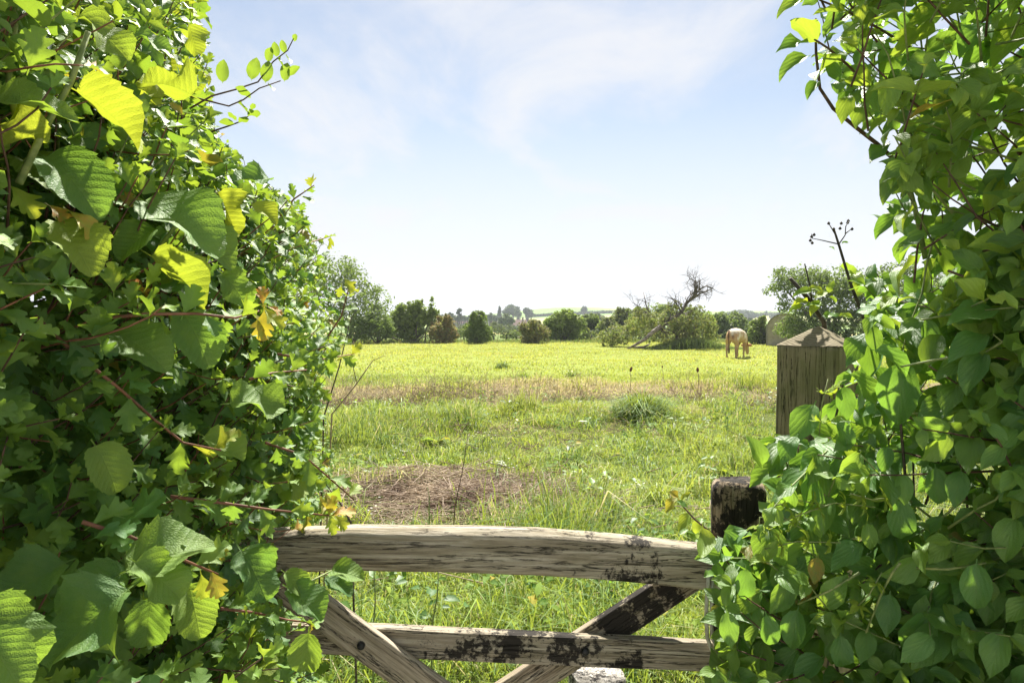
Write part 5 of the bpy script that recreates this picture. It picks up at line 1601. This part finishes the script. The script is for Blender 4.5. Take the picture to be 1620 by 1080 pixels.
# ------------------------------------------------------------------ weeds in the rough grass
def weed(name, label, cat, px, py, kind, n, size, h, young=.3, light=.7, group=None, upright=.5):
    d = EYE * F / (py - 505)
    b = P(px, py, d); z = gz(b.x, b.y)
    pl = Plant(name, label, cat, (b.x, b.y, z), kind, 300, group)
    if kind == 'nettle':
        for s in range(max(1, n // 9)):
            p0 = Vector((b.x + random.gauss(0, .05), b.y + random.gauss(0, .05), z)); top = p0 + Vector((random.gauss(0, .06), random.gauss(0, .06), h * random.uniform(.75, 1.05)))
            pl.stem([p0, p0.lerp(top, .5), top], .004, .002, 'twig_green', part=True)
            for i in range(7):
                p = p0.lerp(top, .2 + .8 * i / 6)
                for sg in (0, math.pi):
                    a = i * math.pi / 2 + sg + .3
                    pl.leaf(p, Vector((math.cos(a), math.sin(a), -.15)), UP + Vector((0, -.3, 0)), size * (1.1 - .6 * i / 6), tint3(young, light, 0, .15))
    else:
        for i in range(n):
            a = i * 2.4 + random.random()
            ax = Vector((math.cos(a), math.sin(a), upright + random.random() * .8))
            pl.leaf((b.x, b.y, z), ax, UP - ax * .2 + Vector((0, -.2, 0)), size * random.uniform(.6, 1.15), tint3(young, light, .5 if random.random() < .06 else 0, .2))
    return pl


for px, py, w in ((832, 662, 'standing up like a spoon on the bank, left of the biggest tussock'), (905, 742, 'midway between dead stalk heap and blackened stile'), (690, 702, 'below the dark litter at the left of the bank'), (850, 806, 'just above the middle of the top rail'),
              (640, 745, 'at the left edge of the dead stalk heap'), (1095, 700, 'halfway between the biggest tussock and the gate post'), (1065, 738, 'in front of the biggest tussock, towards the stile'), (985, 705, 'left below the biggest tussock'),
              (760, 692, 'behind the dead stalk heap in the middle of the rough'), (868, 720, 'right behind the dead stalk heap'), (1150, 745, 'just left of the blackened stile top'), (1002, 772, 'between the arching tussock and the top rail')):
    weed('dock_plant', 'broad-leaved dock ' + w, 'weed', px, py, 'weed', random.randint(7, 13), random.uniform(.12, .22), .3, random.uniform(.1, .8), random.uniform(.4, 1), 'dock plants in the rough grass')
for px, py, h, w in ((768, 650, .5, 'tallest on the bank, middle of the field'), (752, 655, .33, 'short one left of the tallest bank nettle'), (1142, 690, .55, 'tallest near the gate post'), (1168, 690, .48, 'between the tallest post nettle and the gate post'), (826, 640, .35, 'among straw just above the spoon-like dock'),
                     (598, 640, .35, 'beside the left hedge on the bank'), (1175, 645, .4, 'farther back near the gate post'), (930, 640, .3, 'in the dark litter left of the biggest tussock'), (1120, 672, .4, 'right of the biggest tussock')):
    weed('nettle_plant', 'upright nettle ' + w, 'weed', px, py, 'nettle', random.choice((9, 18, 27)), .075, h, .05, .35, 'nettles on the rough bank')
for px, py, w in ((980, 662, 'hugging the left foot of the biggest tussock'), (1040, 674, 'at the right foot of the biggest tussock'), (700, 650, 'under the dark litter at the left of the bank'), (1004, 694, 'in front of the biggest tussock')):
    weed('ground_nettle', 'low dark leafy weed ' + w, 'weed', px, py, 'nettle', 27, .08, .2, .0, .1, 'low dark weeds on the bank')

cover = Plant('weed_cover', 'loose cover of small broad-leaved weeds through the rough grass', 'weeds', (0, 7, 0), 'weed', 0)
cover.root['kind'] = 'stuff'
for i in range(700):
    y = random.uniform(3.2, 14.0); x = random.uniform(-.42, .46) * y
    dens = float(fbm(np.array([x * .9]), np.array([y * .9]), 61, 3)[0])
    if dens < .46 or math.hypot((x + .5) / 1.1, (y - 5.9) / 1.0) < 1: continue
    k = random.choice(('weed', 'nettle', 'nettle', 'honeysuckle'))
    z = gz(x, y); dark = random.random() < .4
    for q in range(random.randint(4, 9)):
        a = random.uniform(0, 6.28)
        hgt = random.uniform(.02, .20)
        cover.leaf((x + random.gauss(0, .06), y + random.gauss(0, .06), z + hgt), Vector((math.cos(a), math.sin(a), random.uniform(-.1, .7))), UP + Vector((random.gauss(0, .3), -.3, 0)), random.uniform(.04, .10), tint3(0 if dark else .35, .15 if dark else .7, random.uniform(.3, .9) if random.random() < .06 else 0, .2), kind=k)

# dark dry seed heads on thin stalks in the meadow
g = NG('dry_seed_head'); M['seed'] = g.finish((.13, .060, .034), .8, .2)
for px, py, hh_, lab in ((997, 584, .55, 'dark dry dock seed head on a thin stalk in the meadow, leaning left one'), (1104, 585, .5, 'dark dry dock seed head on a thin stalk in the meadow below the cow'), (1048, 580, .4, 'tiny dark seed head between the two larger meadow seed heads')):
    d = 14.2 if hh_ > .45 else 16
    t = P(px, py, d); z = gz(t.x, t.y)
    rt = empty('seed_head', (t.x, t.y, z), lab, 'seed head', 'dry seed heads in the meadow')
    mb = MB(); mb.tube([(0, 0, 0), (.02, 0, (t.z - z) * .6), (0, 0, t.z - z - .05)], [.007, .006, .005], 5); mb.build('stalk', M['straw'], rt)
    mb = MB(); s = .72 if hh_ > .45 else .45
    lx = .03 if px == 997 else -.008
    mb.tube([(0, 0, t.z - z - .07 * s), (lx * .2, 0, t.z - z - .05 * s), (lx * .5, 0, t.z - z), (lx * .9, 0, t.z - z + .05 * s), (lx, 0, t.z - z + .08 * s)], [.006, .03 * s, .042 * s, .03 * s, .006], 7); mb.build('seed_cluster', M['seed'], rt)

# thin bare stems standing in the rough grass near the gate
for (bx, by, d), (tx, ty), lab, mt in (((590, 1000, 2.4), (592, 900), 'thin green stem behind the left part of the gate', 'twig_green'), ((684, 985, 2.6), (694, 905), 'thin green stem behind the middle of the second rail', 'twig_green'),
                                        ((720, 800, 4.2), (740, 690), 'thin bent dark stem in front of the dead stalk heap', 'twig_brown'), ((679, 800, 4.2), (676, 770), 'short green stem by the left of the dead stalk heap', 'twig_green'),
                                        ((512, 660, 2.6), (556, 500), 'dark slender stem leaning up past the left hedge', 'twig_dark'), ((525, 655, 2.7), (590, 570), 'pale forked stem beside the dark slender stem', 'straw'), ((555, 826, 2.0), (515, 765), 'dark stem slanting down to the top rail at its left', 'twig_dark')):
    a, b = P(bx, by, d), P(tx, ty, d)
    base_ = Vector((a.x - (b.x - a.x) * .4, a.y, gz(a.x, a.y)))
    mb = MB(); mb.tube([Vector((0, 0, 0)), a - base_, a.lerp(b, .5) - base_ + Vector((.006, 0, 0)), b - base_], [.004, .0034, .0028, .0016], 6)
    if mt == 'straw':
        c = a.lerp(b, .6); mb.tube([c - base_, c - base_ + Vector((-.02, 0, .09)), c - base_ + Vector((-.01, 0, .16))], [.002, .0016, .001], 5)
        mb.tube([b - base_, b - base_ + Vector((.05, 0, .02))], [.0016, .001], 5)
    o = mb.build('bare_stem', M[mt], None, base_)
    tag(o, lab, 'stem', 'bare stems near the gate')

# small white flowers
g = NG('white_petals'); M['petal'] = g.finish((.78, .78, .70), .6, .2, None, .3, (.7, .7, .5))
k = 0
for px, py, n, w in ((790, 735, 40, 'largest of its kind, behind the dead stalk heap'), (762, 690, 20, 'just above the largest white cluster'), (1003, 770, 14, 'between arching tussock and top rail'), (838, 812, 16, 'at the right end of the dead stalk heap'), (600, 805, 20, 'at the left end of the dead stalk heap'), (640, 715, 14, 'by the left hedge behind the dead stalks')):
    d = EYE * F / (py + 14 - 505); b = P(px, py, d); z = gz(b.x, b.y)
    rt = empty('white_flower', (b.x, b.y, z), 'tiny white flower cluster ' + w, 'flower', 'white flower clusters in the rough grass')
    mb = MB(); mp_ = MB()
    for i in range(n):
        c = Vector((random.gauss(0, .07), random.gauss(0, .07), b.z - z + random.gauss(0, .035)))
        mb.tube([Vector((c.x * .3, c.y * .3, 0)), c], [.0016, .0011], 4, cap=False)
        for q in range(5):
            a = q * 1.257 + i; r = .011
            e = Vector((math.cos(a), math.sin(a), .25)) * r; s = Vector((-math.sin(a), math.cos(a), 0)) * r * .45
            mp_.poly([c, c + e * .6 - s, c + e, c + e * .6 + s])
    mb.build('stalks', M['twig_green'], rt)['kind'] = 'stuff'; mp_.build('petals', M['petal'], rt)['kind'] = 'stuff'

# ------------------------------------------------------------------ choose the leaves that show, and build all plants
pts_, own, dep = [], [], []
gid = 0
idx = []
for pi, pl in enumerate(ALL):
    for kind in LEAVES:
        for var in range(len(LEAVES[kind])):
            sel = [i for i, l in enumerate(pl.L) if l[3] == kind and l[4] == var]
            if not sel: continue
            V = LEAVES[kind][var][0]
            V = np.concatenate([V, (V[:-6] + V[6:]) / 2])
            W = np.einsum('vk,ikj->ivj', V, np.array([pl.L[i][1] for i in sel])) * np.array([pl.L[i][2] for i in sel])[:, None, None] + np.array([pl.L[i][0] for i in sel])[:, None, :]
            pts_.append(W.reshape(-1, 3)); own.append(np.repeat(np.arange(len(idx), len(idx) + len(sel)), len(V)))
            idx += [(pi, i) for i in sel]
Wp = np.concatenate(pts_); ow = np.concatenate(own)
x, y, dd = project(Wp)
CELL = 7
ok = (dd > .1) & (x >= 0) & (x < 1620) & (y >= 0) & (y < 1080)
cell = (x[ok] // CELL).astype(int) * 1000 + (y[ok] // CELL).astype(int)
o_ = ow[ok]; z_ = dd[ok]
order = np.lexsort((z_, cell))
first = np.r_[True, cell[order][1:] != cell[order][:-1]]
shown = np.bincount(o_[order][first], minlength=len(idx))
per = {}
for gi, (pi, i) in enumerate(idx): per.setdefault(pi, []).append((shown[gi], i))
for pi, pl in enumerate(ALL):
    best = sorted(per.get(pi, []), reverse=True)
    pl.finish([i for s, i in best[:pl.parts] if s > 0])
    print(pl.root.name, len(pl.L), sum(1 for s, i in best[:pl.parts] if s > 0))

# ------------------------------------------------------------------ the air
hz_mat = bpy.data.materials.new('haze'); hz_mat.use_nodes = True
hn = hz_mat.node_tree; hn.nodes.clear()
ho = hn.nodes.new('ShaderNodeOutputMaterial'); hv = hn.nodes.new('ShaderNodeVolumePrincipled')
hv.inputs['Color'].default_value = (.86, .92, 1.0, 1)
hv.inputs['Density'].default_value = .0005
hn.links.new(hv.outputs[0], ho.inputs['Volume'])
mb = MB(); mb.box((0, 0, 17), (3200, 3200, 46))
hb = mb.build('haze', hz_mat, smooth=False); hb['kind'] = 'stuff'
